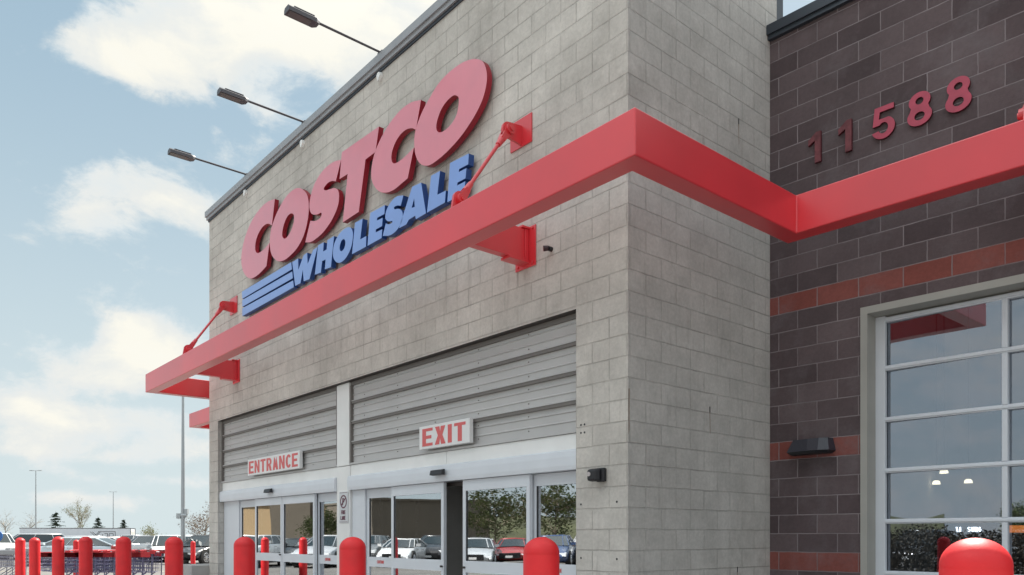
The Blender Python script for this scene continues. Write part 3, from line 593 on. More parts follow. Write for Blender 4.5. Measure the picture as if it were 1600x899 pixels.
BLUE_L={'W':[[[-7.049,5.862,1],[-6.828,5.862,1],[-6.821,5.676,1],[-6.63,5.859,1],[-6.507,5.865,1],[-6.49,5.683,1],[-6.3,5.85,1],[-6.148,5.853,1],[-6.427,5.428,1],[-6.63,5.444,1],[-6.659,5.633,1],[-6.745,5.444,1],[-6.938,5.448,1]]],'H':[[[-6.132,5.874,1],[-5.944,5.866,1],[-5.967,5.733,1],[-5.853,5.729,1],[-5.828,5.863,1],[-5.616,5.864,1],[-5.716,5.427,1],[-5.911,5.446,1],[-5.885,5.59,1],[-5.999,5.593,1],[-6.042,5.431,1],[-6.242,5.45,1]]],'O':[[[-5.089,5.817,0],[-5.046,5.719,0],[-5.074,5.598,0],[-5.147,5.504,0],[-5.28,5.433,0],[-5.431,5.418,0],[-5.554,5.463,0],[-5.638,5.552,0],[-5.647,5.659,0],[-5.6,5.757,0],[-5.477,5.839,0],[-5.34,5.871,0],[-5.191,5.866,0]],[[-5.301,5.725,0],[-5.385,5.729,0],[-5.44,5.659,0],[-5.431,5.598,0],[-5.37,5.573,0],[-5.301,5.598,0],[-5.271,5.662,0]]],'L1':[[[-4.988,5.869,1],[-4.771,5.859,1],[-4.838,5.587,1],[-4.671,5.586,1],[-4.679,5.44,1],[-5.074,5.444,1]]],'E1':[[[-4.562,5.872,1],[-4.176,5.857,1],[-4.189,5.741,1],[-4.376,5.748,1],[-4.384,5.711,1],[-4.235,5.705,1],[-4.248,5.597,1],[-4.41,5.599,1],[-4.418,5.56,1],[-4.246,5.552,1],[-4.261,5.439,1],[-4.638,5.439,1]]],'S':[[[-3.718,5.834,1],[-3.782,5.72,1],[-3.867,5.75,0],[-3.941,5.754,0],[-3.931,5.722,0],[-3.831,5.696,0],[-3.758,5.647,0],[-3.734,5.574,0],[-3.775,5.49,0],[-3.892,5.427,0],[-4.04,5.412,0],[-4.231,5.457,1],[-4.154,5.602,1],[-4.065,5.565,0],[-3.99,5.566,0],[-3.99,5.586,1],[-4.091,5.613,0],[-4.162,5.669,0],[-4.154,5.747,0],[-4.091,5.813,0],[-3.99,5.86,0],[-3.867,5.872,0]]],'A':[[[-3.511,5.875,1],[-3.306,5.857,1],[-3.199,5.437,1],[-3.424,5.432,1],[-3.442,5.483,1],[-3.585,5.479,1],[-3.651,5.435,1],[-3.824,5.439,1]],[[-3.465,5.712,1],[-3.523,5.608,1],[-3.451,5.6,1]]],'L2':[[[-3.086,5.865,1],[-2.894,5.858,1],[-2.953,5.586,1],[-2.773,5.577,1],[-2.794,5.439,1],[-3.177,5.437,1]]],'E2':[[[-2.688,5.877,1],[-2.317,5.854,1],[-2.329,5.731,1],[-2.504,5.739,1],[-2.512,5.707,1],[-2.362,5.7,1],[-2.381,5.586,1],[-2.537,5.591,1],[-2.547,5.559,1],[-2.385,5.553,1],[-2.406,5.423,1],[-2.743,5.425,1]]],'bar0':[[[-9.178,5.89,1],[-7.087,5.871,1],[-7.06,5.748,1],[-9.161,5.755,1]]],'bar1':[[[-9.161,5.733,1],[-7.05,5.71,1],[-7.028,5.594,1],[-9.161,5.608,1]]],'bar2':[[[-9.161,5.581,1],[-7.015,5.556,1],[-6.989,5.44,1],[-9.161,5.438,1]]]}

SG = empty('wall_sign', (-5.6, 0, 6.0), 'big raised red italic letters spelling the store name on the grey wall', 'sign')
for k, lo in RED_L.items():
    o = slab('letter', [smooth_outline(l) for l in lo], -.125, -.05, [REDL, REDS]); o.parent = SG; o.matrix_parent_inverse = Matrix.Translation((5.6, 0, -6.0))
SB = empty('wall_sign', (-5.7, 0, 5.43), 'smaller raised blue italic word with three speed stripes under the red letters', 'sign')
for k, lo in BLUE_L.items():
    o = slab('stripe' if k.startswith('bar') else 'letter', [smooth_outline(l) for l in lo], -.125, -.045, [BLUF, BLUS]); o.parent = SB; o.matrix_parent_inverse = Matrix.Translation((5.7, 0, -5.43))
def plate_sign(x0, x1, z0, z1, txt, w, t, gap, label, hh, px):
    E_ = empty('door_sign', ((x0+x1)/2, 0, z0), label, 'sign'); inv = Matrix.Translation((-(x0+x1)/2, 0, -z0))
    b = MB().box(x0, x1, YP-.115, YP-.055, z0, z1).build('plate', SIGNW, None, bevel=.006)
    tw_ = sum(max(p[0] for l in glyph(ch, w, t) for p in l)+gap for ch in txt)-gap
    sx = (x1-x0-2*px)/(tw_*hh)
    o = text_mesh('lettering', txt, x0+px, (z0+z1)/2-hh/2, hh, YP-.118, YP-.1152, [SIGNR, SIGNR], None, w, t, gap, sx)
    for q in (b, o): q.parent = E_; q.matrix_parent_inverse = inv
plate_sign(-3.545, -2.475, 2.515, 2.81, 'EXIT', .56, .2, .12, 'white sign with red letters reading EXIT above the right doors', .225, .075)
plate_sign(-9.23, -7.06, 2.515, 2.81, 'ENTRANCE', .60, .21, .12, 'long white sign with red letters reading ENTRANCE above the left doors', .225, .06)
# no parking sign
NP = empty('parking_sign', (-5.66, 0, 1.62), 'small silver no parking fire lane plate on the white post between the doors', 'sign'); inv = Matrix.Translation((5.66, 0, -1.62))
parts = [MB().box(-5.80, -5.53, YP-.062, YP-.052, 1.60, 2.07).build('plate', mat('sign_silver', (.62, .63, .65), .45), None, bevel=.004)]
ring = [arc(-5.665, 1.92, .10, .10, 0, 350, 28), arc(-5.665, 1.92, .082, .082, 0, 350, 28)]
parts.append(slab('ring', ring, YP-.066, YP-.0621, [mat('sign_maroon', (.13, .03, .06), .5)]*2))
MS = MATS['sign_maroon']
parts.append(text_mesh('lettering', 'P', -5.70, 1.865, .11, YP-.0655, YP-.0622, [MS, MS], None))
parts.append(MB().add([(-5.72, YP-.067, 1.865), (-5.735, YP-.067, 1.88), (-5.61, YP-.067, 1.975), (-5.595, YP-.067, 1.96)][::-1], [(0, 1, 2, 3)]).build('slash', MS, None))
parts.append(text_mesh('lettering', 'FIRE', -5.735, 1.73, .06, YP-.0655, YP-.0622, [MS, MS], None)); parts.append(text_mesh('lettering', 'LANE', -5.755, 1.645, .06, YP-.0655, YP-.0622, [MS, MS], None))
parts.append(MB().box(-5.785, -5.545, YP-.0625, YP-.0618, 1.612, 1.618).build('border', MS, None)); parts.append(MB().box(-5.785, -5.545, YP-.0625, YP-.0618, 2.052, 2.058).build('border', MS, None))
for q in parts: q.parent = NP; q.matrix_parent_inverse = inv
# house number
HN = empty('house_number', tuple(MC @ Vector((1.3, 0, 5.5))), 'weathered red number 11588 mounted high on the dark block wall', 'number', rz=C3)
NUMM = mat('faded_red_number', (.46, .065, .11), .55, var=.12, vscale=8); NUMS = mat('faded_red_number_edge', (.10, .012, .02), .6)
NUMF = mat('very_faded_red_number', (.16, .048, .056), .8, var=.4, vscale=14)
for ch, x0 in (('1', .475), ('1', .81), ('5', 1.16), ('8', 1.51), ('8', 1.86)):
    lo = glyph(ch, .69, .2); lo = [[(x0-1.3+px*.335, .003+pz*.335) for px, pz in l] for l in lo]
    slab('digit', lo, -.035, -.006, [NUMF if x0 < 1 else NUMM, NUMS], HN)

# ================================================================== SMALL FIXTURES
# flood lights on long arms above the parapet
def flood(x, label):
    F_ = empty('flood_light', (x, -.02, 8.03), label, 'light', 'flood lights reaching out from the parapet')
    a = MB(); a.box(-.06, .06, -.03, .16, .0, .05); a.tube((0, .1, .045), (0, -.97, .05), .017, n=10); a.build('arm', LAMPG, F_)
    h = MB()
    ring0 = [(-.075, .0), (-.075, .05), (-.05, .075), (.05, .075), (.075, .05), (.075, 0)]
    h.hull([(q, -.95, z+.01) for q, z in [(p*.6, w*.8) for p, w in ring0]], [(q, -1.0, z) for q, z in ring0]); h.hull([(q, -1.0, z) for q, z in ring0], [(q, -1.38, z) for q, z in ring0])
    for i in range(5): h.box(-.055+.025*i, -.047+.025*i, -1.3, -1.02, .076, .09)
    hd = h.build('lamp_head', LAMPG, F_)
    MB().box(-.06, .06, -1.36, -1.06, -.006, -.001).build('lens', mat('lamp_lens', (.12, .115, .11), .3), hd)
    return F_
flood(-4.44, 'grey flood light on an arm, nearest and highest of the three along the roof edge')
flood(-6.81, 'grey flood light on an arm, middle one of three along the roof edge')
flood(-9.19, 'grey flood light on an arm, farthest one near the left end of the roof edge')
for x, lb in ((-4.49, 'white round cover on the wall under the nearest flood light'), (-6.90, 'white round cover on the wall under the middle flood light'), (-9.28, 'white round cover on the wall under the farthest flood light')):
    m = MB(); m.tube((x, -.045, 7.775), (x, -.001, 7.775), .045, .055, n=20); m.tube((x, -.05, 7.72), (x, -.001, 7.72), .018, n=10)
    tag(m.build('junction_cover', WHT), lb, 'cover', 'white round covers below the parapet')
# security camera on the pier
SC = empty('security_device', (-.37, -.02, 1.92), 'black box sensor with pale round lens on the grey pier right of the doors', 'sensor')
m = MB(); m.box(.0, .10, -.03, .019, .01, .145); m.build('mount', BLK, SC, bevel=.01)
m = MB(); m.hull([(-.06, -.10, .02), (.045, -.10, .02), (.045, -.10, .13), (-.06, -.10, .13)], [(-.04, -.03, .01), (.07, -.03, .01), (.07, -.03, .145), (-.04, -.03, .145)]); m.build('body', BLK, SC, bevel=.02, seg=3)
MB().tube((-.025, -.107, .085), (-.025, -.099, .085), .022, n=18).build('lens', mat('pale_lens', (.5, .45, .45), .2), SC)
SK = empty('bullet_camera', (-1.05, 0, 4.40), 'tiny black bullet camera on the grey wall beside the canopy bracket', 'camera')
MB().tube((0, -.001, .01), (0, -.05, .01), .025, n=12).build('mount', BLK, SK); MB().tube((.0, -.05, .012), (-.03, -.09, .006), .026, .03, n=14).build('body', mat('maroon_black', (.05, .02, .025), .35), SK)
# wall pack light
WP_ = empty('wall_light', tuple(MC @ Vector((.50, 0, 2.35))), 'black faceted wall light on the lower red band of the dark wall', 'light', rz=C3)
WPM = mat('dark_wall_light', (.035, .035, .048), .4, spec=.6)
m = MB(); top = [(-.20, -.004), (-.17, -.10), (.02, -.135), (.14, -.135), (.22, -.09), (.24, -.004)]; bot = [(-.26, -.004), (-.22, -.15), (.03, -.19), (.15, -.19), (.25, -.13), (.27, -.004)]
m.hull([(x, y, -.02) for x, y in bot][::-1], [(x, y, .115) for x, y in top][::-1]); m.build('housing', WPM, WP_)
m = MB(); m.hull([(x*.85, y*.85, -.05) for x, y in bot][::-1], [(x, y, -.021) for x, y in bot][::-1]); m.build('lens', BLK, WP_)
# holes left by an old fixing
for (x, z) in ((-.62, 2.52), (-.57, 2.52), (-.62, 2.44), (-.57, 2.44), (-.62, 1.72), (-.14, 1.73), (-.62, 1.18), (-.14, 1.18)):
    MB().tube((x, -.002, z), (x, .0015, z), .011, n=8).build('anchor_hole', BLK, B0)

# ================================================================== BOLLARDS
def bollard_mesh(h, r):
    m = MB(); prof = [(r*1.0, 0), (r, h-r*.88-.012), (r*.994, h-r*.88-.010), (r*.994, h-r*.88-.004), (r*.998, h-r*.88-.002), (r*.998, h-r*.88)]
    for i in range(1, 13): t = math.pi/2*i/12; prof.append((r*.998*math.cos(t)+.0001, h-r*.88+r*.88*math.sin(t)))
    m.lathe(prof, n=48); return m
PB = bollard_mesh(1.395, .098)
BG = 'red bollards in front of the entrance'
def bollard(x, y, label, z=0, first=[None]):
    if first[0] is None:
        o = bollard_mesh(1.395, .098).build('bollard', REDB); first[0] = o; tag(o, label, 'bollard', BG)
    else: o = first[0].copy(); COL.objects.link(o); o['label'] = label
    o.location = (x, y, z); o.rotation_euler = (0, 0, random.random()*6); return o
bollard(3.985, -3.00, 'largest red bollard, in front of the overhead glass door')
bollard(1.781, -2.76, 'red bollard in front of the right half of the exit doors')
bollard(-.302, -2.75, 'red bollard before the white post between entrance and exit')
bollard(-2.384, -2.75, 'red bollard in front of the left end of the entrance doors')
bollard(-4.485, -2.75, 'red bollard just left of the tower corner, below the tall lamp pole')
bollard(-6.66, -2.75, 'red bollard overlapping the right end of the red cart row')
bollard(-8.892, -2.75, 'red bollard before the middle of the cart row')
bollard(-10.972, -2.76, 'red bollard before the left part of the cart row')
bollard(-13.162, -2.78, 'second red bollard from the left end of the row', -.025)
bollard(-15.333, -2.72, 'leftmost red bollard of the row with a sunlit right edge', -.03)
p = at(119, 28); bollard(p.x, p.y, 'distant red bollard peeking out behind the cart row', -.13)
p = at(301.5, 33.5); bollard(p.x, p.y, 'small far red bollard beside the tower corner in the car park', -.21)
p0 = at(312, 17.5)
kb = MB(); kb.box(-12.35, -11.24, -.35, .5, .05, .80); tag(kb.build('low_wall', mat('concrete_low_wall', (.42, .41, .40), .9, var=.1, bump=.2)), 'short grey concrete wall stub at the left foot of the tower', 'wall')

# ================================================================== CARTS
WIRE = mat('cart_wire', (.30, .30, .36), .4, metal=.5); CPL = mat('cart_red_plastic', (.5, .02, .03), .4); CBL = mat('cart_mesh_violet', (.16, .16, .26), .5); TYR = mat('rubber', (.02, .02, .02), .7)
def cart(label, group, plastic=CPL, wire=CBL):
    T = empty('shopping_cart', (0, 0, 0), label, 'shopping cart', group)
    m = MB()   # basket of real wires, x forward
    xb, xf = -.45, .42
    def yw(x): return .29-.06*(x-xb)/(xf-xb)
    def zb(x): return .50+.05*(x-xb)/(xf-xb)
    zt = .98
    n = 16
    for i in range(n+1):
        x = xb+(xf-xb)*i/n; w = yw(x)
        for s_ in (-1, 1): m.tube((x, s_*w*.9, zb(x)), (x, s_*w, zt), .004, n=4)
        m.tube((x, -w*.9, zb(x)), (x, w*.9, zb(x)), .004, n=4)
    for j in range(6):
        f = j/5
        for s_ in (-1, 1): m.tube((xb, s_*yw(xb)*(.9+.1*f), zb(xb)+(zt-zb(xb))*f), (xf, s_*yw(xf)*(.9+.1*f), zb(xf)+(zt-zb(xf))*f), .005, n=4)
        for x in (xb, xf): m.tube((x, -yw(x), zb(x)+(zt-zb(x))*f), (x, yw(x), zb(x)+(zt-zb(x))*f), .005, n=4)
    for j in range(9):
        f = -1+2*j/8
        for x in (xb, xf): m.tube((x, f*yw(x)*.9, zb(x)), (x, f*yw(x), zt), .004, n=4)
    m.build('basket', wire, T)
    m = MB()
    for s_ in (-1, 1): m.box(xb-.02, xf+.02, s_*.292-.012, s_*.292+.012, zt-.10, zt+.02)
    m.box(xf, xf+.03, -.25, .25, zt-.10, zt+.02); m.build('bumper_rim', plastic, T, bevel=.006)
    m = MB(); m.tube((xb-.1, -.29, 1.04), (xb-.1, .29, 1.04), .02, n=10)
    for s_ in (-1, 1): m.box(xb-.12, xb, s_*.285-.015, s_*.285+.015, .96, 1.05)
    m.build('handle', plastic, T, bevel=.005)
    m = MB()
    for s_ in (-1, 1):
        m.tube((xb-.05, s_*.26, .95), (xb-.02, s_*.27, .16), .014, n=8); m.tube((xb-.02, s_*.27, .16), (xf+.02, s_*.20, .16), .014, n=8); m.tube((xb+.1, s_*.26, .50), (xf-.3, s_*.22, .17), .012, n=8)
    m.tube((xf+.02, -.20, .16), (xf+.02, .20, .16), .014, n=8); m.tube((xb, -.27, .18), (xb, .27, .18), .012, n=8)
    for i in range(6): m.tube((xb+.1, -.2+.08*i, .18), (xf, -.17+.068*i, .18), .004, n=4)
    m.build('frame', wire, T)
    for x, y in ((xb+.02, .27), (xb+.02, -.27), (xf-.02, .2), (xf-.02, -.2)): MB().tube((x, y-.014, .062), (x, y+.014, .062), .06, n=14).build('wheel', TYR, T)
    return T
LB = ['cart at the left end of the red-rimmed nested row', 'second cart from the left in the nested row', 'third cart from the left in the nested row', 'fourth cart from the left in the nested row', 'fifth cart of the nested row, near its middle', 'sixth cart of the nested row, just right of middle', 'seventh cart from the left in the nested row', 'eighth cart from the left in the nested row', 'ninth cart from the left, next to the last one', 'cart at the right end of the nested row behind bollards']
cd_ = RT; ca = math.atan2(-RT.y, -RT.x)
c0 = None
for i in range(10):
    p = at(84+14.5*i, 19.4); lb = 'red and violet '+LB[i]
    if c0 is None: c0 = cart(lb, 'nested shopping carts behind the bollards'); c0.location = p; c0.rotation_euler = (0, 0, ca)
    else: dup(c0, p, ca, lb)
c1 = cart('grey wire cart at the far left edge', 'grey carts at the left edge', mat('cart_grey', (.35, .36, .38), .4), WIRE)
p = at(2, 22.5); c1.location = p; c1.rotation_euler = (0, 0, ca+.3)
dup(c1, at(15, 22.2), ca+.3, 'grey wire cart beside the leftmost bollard'); dup(c1, at(-14, 22.8), ca+.3, 'grey wire cart cut off by the left edge of the picture')
# round blue sign
BS = empty('round_sign', tuple(at(-4, 20)), 'round blue sign disc on a thin post at the left edge', 'sign', rz=YAW)
MB().tube((0, 0, 0), (0, 0, 1.25), .025, n=10).build('post', GALV, BS)
MB().tube((0, -.01, 1.40), (0, -.03, 1.40), .15, n=32).build('disc', mat('sign_blue', (.03, .14, .42), .4), BS)

# ================================================================== CARS
def paint(n, c): return mat('car_paint_'+n, c, .28, spec=.6, coat=1., var=.02)
CHR = mat('chrome', (.6, .6, .62), .2, metal=1); HL = mat('headlight_glass', (.7, .72, .75), .12, spec=.8); TL = mat('tail_light', (.45, .02, .015), .25, spec=.8); GRL = mat('grille_black', (.015, .015, .017), .4)
def car(label, u, dep, ang, pm, kind='suv', group='cars in the car park', loc=None, Lc=4.6, Wc=1.84, Hc=None):
    Hc = Hc or {'suv': 1.70, 'sedan': 1.46, 'cross': 1.56}[kind]
    T = empty('parked_car', tuple(loc or at(u, dep)), label, 'car', group, rz=ang)
    hb = {'suv': 1.05, 'sedan': .92, 'cross': .98}[kind]; hh = {'suv': .98, 'sedan': .80, 'cross': .90}[kind]
    tail = {'suv': hb, 'sedan': .98, 'cross': 1.0}[kind]
    X = Lc/2
    st = [(-X, .55, .80*.5, .72), (-X+.05, .42, .80*.5+.2, tail-.14), (-X+.18, .33, .9, tail-.03), (-X+.6, .28, .95, hb), (-X+1.4, .22, .98, hb), (0, .22, 1, hb), (.9, .22, 1, hb-.01), (1.25, .24, .98, hh+.03), (X-.5, .26, .95, hh-.08), (X-.15, .30, .86, hh-.22), (X-.03, .36, .78, hh-.34), (X, .42, .72, .52)]
    m = MB(); m.smooth = True; rings = []
    for (x, zb, wf, zt) in st:
        w = Wc/2*min(1, wf if wf > .7 else .8+wf*.1); zm = (zb+zt)*.52
        h_ = [(0, zb), (w*.8, zb), (w*.97, zb+.07), (w, zm), (w*.97, zt-.09), (w*.90, zt-.02), (w*.6, zt+.015), (0, zt+.02)]
        ring = [(x, y, z) for y, z in h_]+[(x, -y, z) for y, z in h_[-2:0:-1]]; rings.append(ring)
    n = len(rings[0]); vs = [p for r_ in rings for p in r_]
    fs = [(j*n+i, (j+1)*n+i, (j+1)*n+(i+1) % n, j*n+(i+1) % n) for j in range(len(rings)-1) for i in range(n)]
    m.add(vs, fs); m.smooth = False; m.add(rings[0], [list(range(n))]); m.add(rings[-1], [list(range(n))[::-1]])
    body = m.build('body', pm, T)
    # dark sills and wheel arches
    m = MB(); WX = (-X+.85, X-.88)
    for wx in WX:
        for s_ in (-1, 1): m.tube((wx, s_*(Wc/2-.20), .36), (wx, s_*(Wc/2+.004), .36), .395, n=28)
    m.box(-X+1.25, X-1.28, -Wc/2+.02, Wc/2-.02, .19, .34); m.build('wheel_arch', TYR, body)
    # greenhouse
    wb, wt = Wc/2*.90, Wc/2*.70
    if kind == 'suv': prof = (1.28, .62, -X+.55, -X+.12)
    elif kind == 'cross': prof = (1.22, .40, -X+1.0, -X+.15)
    else: prof = (1.15, .35, -.95, -X+.62)
    xf, xtf, xtb, xb = prof
    zr = Hc-.05
    def ringat(z, f, gw):
        a, b = xf+(xtf-xf)*f, xb+(xtb-xb)*f
        w = wb+(wt-wb)*f+gw; return [(b, -w, z), (a-.12, -w, z), (a, -w*.72, z), (a, w*.72, z), (a-.12, w, z), (b, w, z)]
    m = MB(); m.hull(ringat(hb-.02, 0, 0), ringat(zr, 1, 0)); m.build('windows', CARG, T)
    m = MB(); m.smooth = True
    top0 = [(x*1.0, y*1.015, zr-.03) for x, y, z in ringat(zr, 1, 0)]; top1 = [(x*1.0, y*.99, zr+.02) for x, y, z in ringat(zr, 1, 0)]; top2 = [(x*.93, y*.8, zr+.05) for x, y, z in ringat(zr, 1, 0)]
    nn_ = 6
    m.add(top0+top1+top2, [(j*nn_+i, j*nn_+(i+1) % nn_, (j+1)*nn_+(i+1) % nn_, (j+1)*nn_+i) for j in range(2) for i in range(nn_)]+[[12+i for i in range(6)]])
    m.smooth = False
    lo, hi = ringat(hb-.02, 0, .006), ringat(zr, 1, .006)
    for i in range(6): m.tube(lo[i], hi[i], .035 if i in (0, 5) else .022, n=6)
    for s_ in (-1, 1):
        for fx in (.36,) + ((.72,) if kind != 'sedan' else ()):
            a = Vector((xf-.12+(xb-xf)*fx, s_*(wb+.004), hb)); b = Vector((xtf-.12+(xtb-xtf)*fx, s_*(wt+.004), zr)); m.tube(a, b, .02, n=6)
    m.build('roof', pm, T)
    for wx in WX:
        for s_ in (-1, 1):
            m = MB(); m.tube((wx, s_*(Wc/2-.19), .34), (wx, s_*(Wc/2+.012), .34), .34, n=28); tyre = m.build('wheel', TYR, T)
            m = MB(); y0, y1 = s_*(Wc/2+.0), s_*(Wc/2+.02)
            m.tube((wx, y0, .34), (wx, y1, .34), .07, n=14)
            for k in range(10):
                a = 2*math.pi*k/10; m.tube((wx, y1, .34), (wx+.21*math.cos(a), y1, .34+.21*math.sin(a)), .02, n=5)
            pr = [(wx+.225*math.cos(2*math.pi*k/20), y1, .34+.225*math.sin(2*math.pi*k/20)) for k in range(20)]
            for k in range(20): m.tube(pr[k], pr[(k+1) % 20], .018, n=5)
            m.build('rim', CHR, tyre)
    for s_ in (-1, 1):
        m = MB(); y = s_*Wc/2*.66; m.hull([(X-.20, y-.22, hh-.36), (X-.20, y+.20, hh-.36), (X-.28, y+.20, hh-.22), (X-.28, y-.22, hh-.22)], [(X+.005, y-.2, hh-.38), (X-.06, y+.17, hh-.38), (X-.12, y+.17, hh-.24), (X-.03, y-.2, hh-.25)]); m.build('headlight', HL, T)
        m = MB(); y = s_*Wc/2*.70; m.box(-X-.012, -X+.2, y-.2, y+.20, tail-.22, tail-.07); m.build('tail_light', TL, T, bevel=.02)
        m = MB(); m.hull([(.78, s_*(Wc/2-.02), hb), (.98, s_*(Wc/2-.02), hb), (.98, s_*(Wc/2-.02), hb+.12), (.80, s_*(Wc/2-.02), hb+.12)], [(.80, s_*(Wc/2+.18), hb+.02), (.94, s_*(Wc/2+.18), hb+.02), (.94, s_*(Wc/2+.18), hb+.14), (.80, s_*(Wc/2+.18), hb+.14)]); m.build('mirror', pm, T)
        m = MB()
        for dx_ in (-.35, .55): m.box(dx_, dx_+.16, s_*(Wc/2+.004)-.01, s_*(Wc/2+.004)+.01, hb-.16, hb-.13)
        m.build('door_handle', CHR, T)
    MB().box(X-.06, X+.012, -.48, .48, .36, .62).build('grille', GRL, T, bevel=.02); MB().box(X+.012, X+.02, -.16, .16, .40, .50).build('number_plate', SIGNW, T); MB().box(-X-.02, -X-.01, -.26, .26, .66, .78).build('number_plate', SIGNW, T)
    return T
aL = math.atan2(-RT.y, -RT.x); aR = math.atan2(RT.y, RT.x); aF = math.atan2(-FW.y, -FW.x)
white = paint('white', (.78, .79, .80)); silver = paint('silver', (.48, .50, .53)); ice = paint('ice', (.62, .70, .76)); grey = paint('grey', (.16, .17, .18)); black = paint('black', (.02, .02, .024)); redp = paint('red', (.35, .02, .02)); bluep = paint('blue', (.04, .08, .2))
car('white SUV cut off by the left edge of the picture', -8, 46, aF+.75, white, 'suv', Hc=1.58)
car('silver SUV behind the two leftmost bollards', 46, 48, aL+.55, silver, 'suv', Hc=1.56)
car('pale icy white crossover seen from its left side behind the carts', 112, 37.5, aL+.10, ice, 'cross', Lc=4.7, Hc=1.36)
car('white SUV with roof just above the icy crossover', 118, 55, aL+.1, white, 'suv', Hc=1.42)
car('white hatchback with pinkish side behind the bollard right of the carts', 176, 45, aR-.25, paint('pinkwhite', (.75, .66, .64)), 'cross', Hc=1.36)
car('dark grey SUV facing us with black grille and pale number plate', 236, 44, aF+.12, grey, 'suv', Hc=1.42)
car('white car nose-on between the dark grey SUV and the tall pole', 262, 43, aF+.45, white, 'sedan')
car('bright white car just left of the small far bollard', 292, 46, aF+.2, white, 'suv', Hc=1.42)
car('dark car half hidden by the left corner of the tower', 322, 40, aF-.2, black, 'sedan')
for i, (u, dp, pmt, k, lb) in enumerate([(205, 62, silver, 'suv', 'silver SUV in the back row above the pinkish hatchback'), (232, 66, white, 'cross', 'white car in the back row right of the container'), (258, 64, grey, 'sedan', 'grey sedan in the back row beneath the leafy trees'), (286, 68, white, 'suv', 'white SUV in the back row behind the pole foot'), (314, 63, silver, 'cross', 'silver car in the back row near the tower'), (80, 70, silver, 'sedan', 'silver sedan in the back row before the container'), (22, 68, white, 'cross', 'white car in the back row far left')]):
    car(lb, u, dp, aF+random.uniform(-.1, .3), pmt, k, Hc={'suv': 1.50, 'sedan': 1.34, 'cross': 1.42}[k])
# cars that the door glass mirrors
def mir(u, dep):      # where a thing must really stand to be seen mirrored in the doors
    p = at(u, dep); return (p.x, .28-p.y, 0)
nm = ['white SUV', 'black sedan', 'silver crossover', 'grey SUV', 'white sedan', 'black SUV', 'silver sedan', 'red sedan', 'blue crossover', 'ivory SUV', 'dark sedan']
RC = [(white, 'suv'), (black, 'sedan'), (silver, 'cross'), (grey, 'suv'), (white, 'sedan'), (black, 'suv'), (silver, 'sedan'), (redp, 'sedan'), (bluep, 'cross'), (white, 'suv'), (black, 'sedan')]
for i, ((pmt, k), q) in enumerate(zip(RC, nm)):
    car(q+' mirrored low in the door glass', 0, 0, .75+.06*(i % 3), pmt, k, 'cars facing the entrance, mirrored in the glass', loc=mir(400+58*i, 36+(i % 2)*3), Hc=1.3 if k == 'sedan' else 1.45)

def mirc(u, dep):     # the same for the overhead glass door
    p = at(u, dep); return (p.x, 5.46-p.y, 0)
for (u, d_, pmt, k, a_, lb) in ((1440, 36, black, 'suv', .3, 'black SUV mirrored at the foot of the overhead door'), (1600, 38, grey, 'suv', .1, 'dark grey SUV mirrored low in the overhead door'), (1740, 38, bluep, 'sedan', .1, 'dark blue sedan mirrored low in the overhead door')):
    car(lb, 0, 0, 1.2+a_, pmt, k, 'cars facing the side of the store, mirrored in the glass', loc=mirc(u, d_))
hg = MB(); rnd = random.Random(5)
p0, p1 = Vector(mirc(1250, 30)), Vector(mirc(2100, 26))
for i in range(30000):
    t = rnd.random(); c_ = p0.lerp(p1, t)+Vector((rnd.gauss(0, .5), rnd.gauss(0, .5), 0)); c_.z = rnd.random()*(1.55+.5*noise.noise((t*14, 0, 0))+.35*noise.noise((t*40, 3, 0)))
    a_ = Vector([rnd.gauss(0, 1) for _ in range(3)]).normalized(); b_ = a_.orthogonal().normalized(); hg.add([c_-a_*.06, c_+b_*.04, c_+a_*.06, c_-b_*.04], [(0, 1, 2, 3)])
tag(hg.build('hedge', mat('hedge_dark', (.07, .06, .045), .8, var=.3)), 'dark ragged hedge mirrored low in the overhead glass door', 'hedge')

# ================================================================== CONTAINER, POLES
ct = empty('trailer', tuple(at(137, 104)), 'long white freight trailer box with dark logo lettering behind the cars', 'trailer', rz=aR+.22)
TRM = mat('trailer_white', (.72, .76, .82), .45, var=.05, vscale=1.); TRD = mat('trailer_edge', (.10, .10, .11), .5)
MB().box(-8.2, 5.3, 0, 2.45, .35, 2.42).build('body', TRM, ct)
m = MB(); m.box(-8.25, 5.35, -.03, 2.48, 2.421, 2.50); m.box(-8.25, 5.35, -.03, 2.48, .28, .349); m.box(5.301, 5.36, -.03, .06, .35, 2.42); m.box(5.301, 5.36, 2.36, 2.48, .35, 2.42); m.build('edge_rail', TRD, ct)
m = MB(); m.box(5.302, 5.33, .25, 2.15, .5, 2.25); m.build('rear_door', mat('trailer_door', (.62, .6, .57), .5), ct)
MB().box(5.331, 5.34, .6, 1.7, 1.2, 2.0).build('rear_panel', mat('trailer_panel', (.45, .47, .44), .5), ct)
m = MB(); LX = 1.5
def lstroke(x0, z0, x1, z1, w=.07):
    m.box(LX+min(x0, x1)-w/2, LX+max(x0, x1)+w/2, -.012, -.002, min(z0, z1)-w/2, max(z0, z1)+w/2)
for (a, b, c_, d) in ((-.2, 2.0, 1.9, 2.0), (1.9, 2.0, 1.9, 1.2), (.95, 1.75, .95, 1.2), (.6, 1.75, .95, 1.75), (1.15, 1.75, 1.15, 1.2), (1.15, 1.75, 1.65, 1.75), (1.65, 1.75, 1.65, 1.2), (.35, 1.65, .35, 1.3), (.35, 1.2, .6, 1.2)): lstroke(a, c_ if False else b, c_, d)
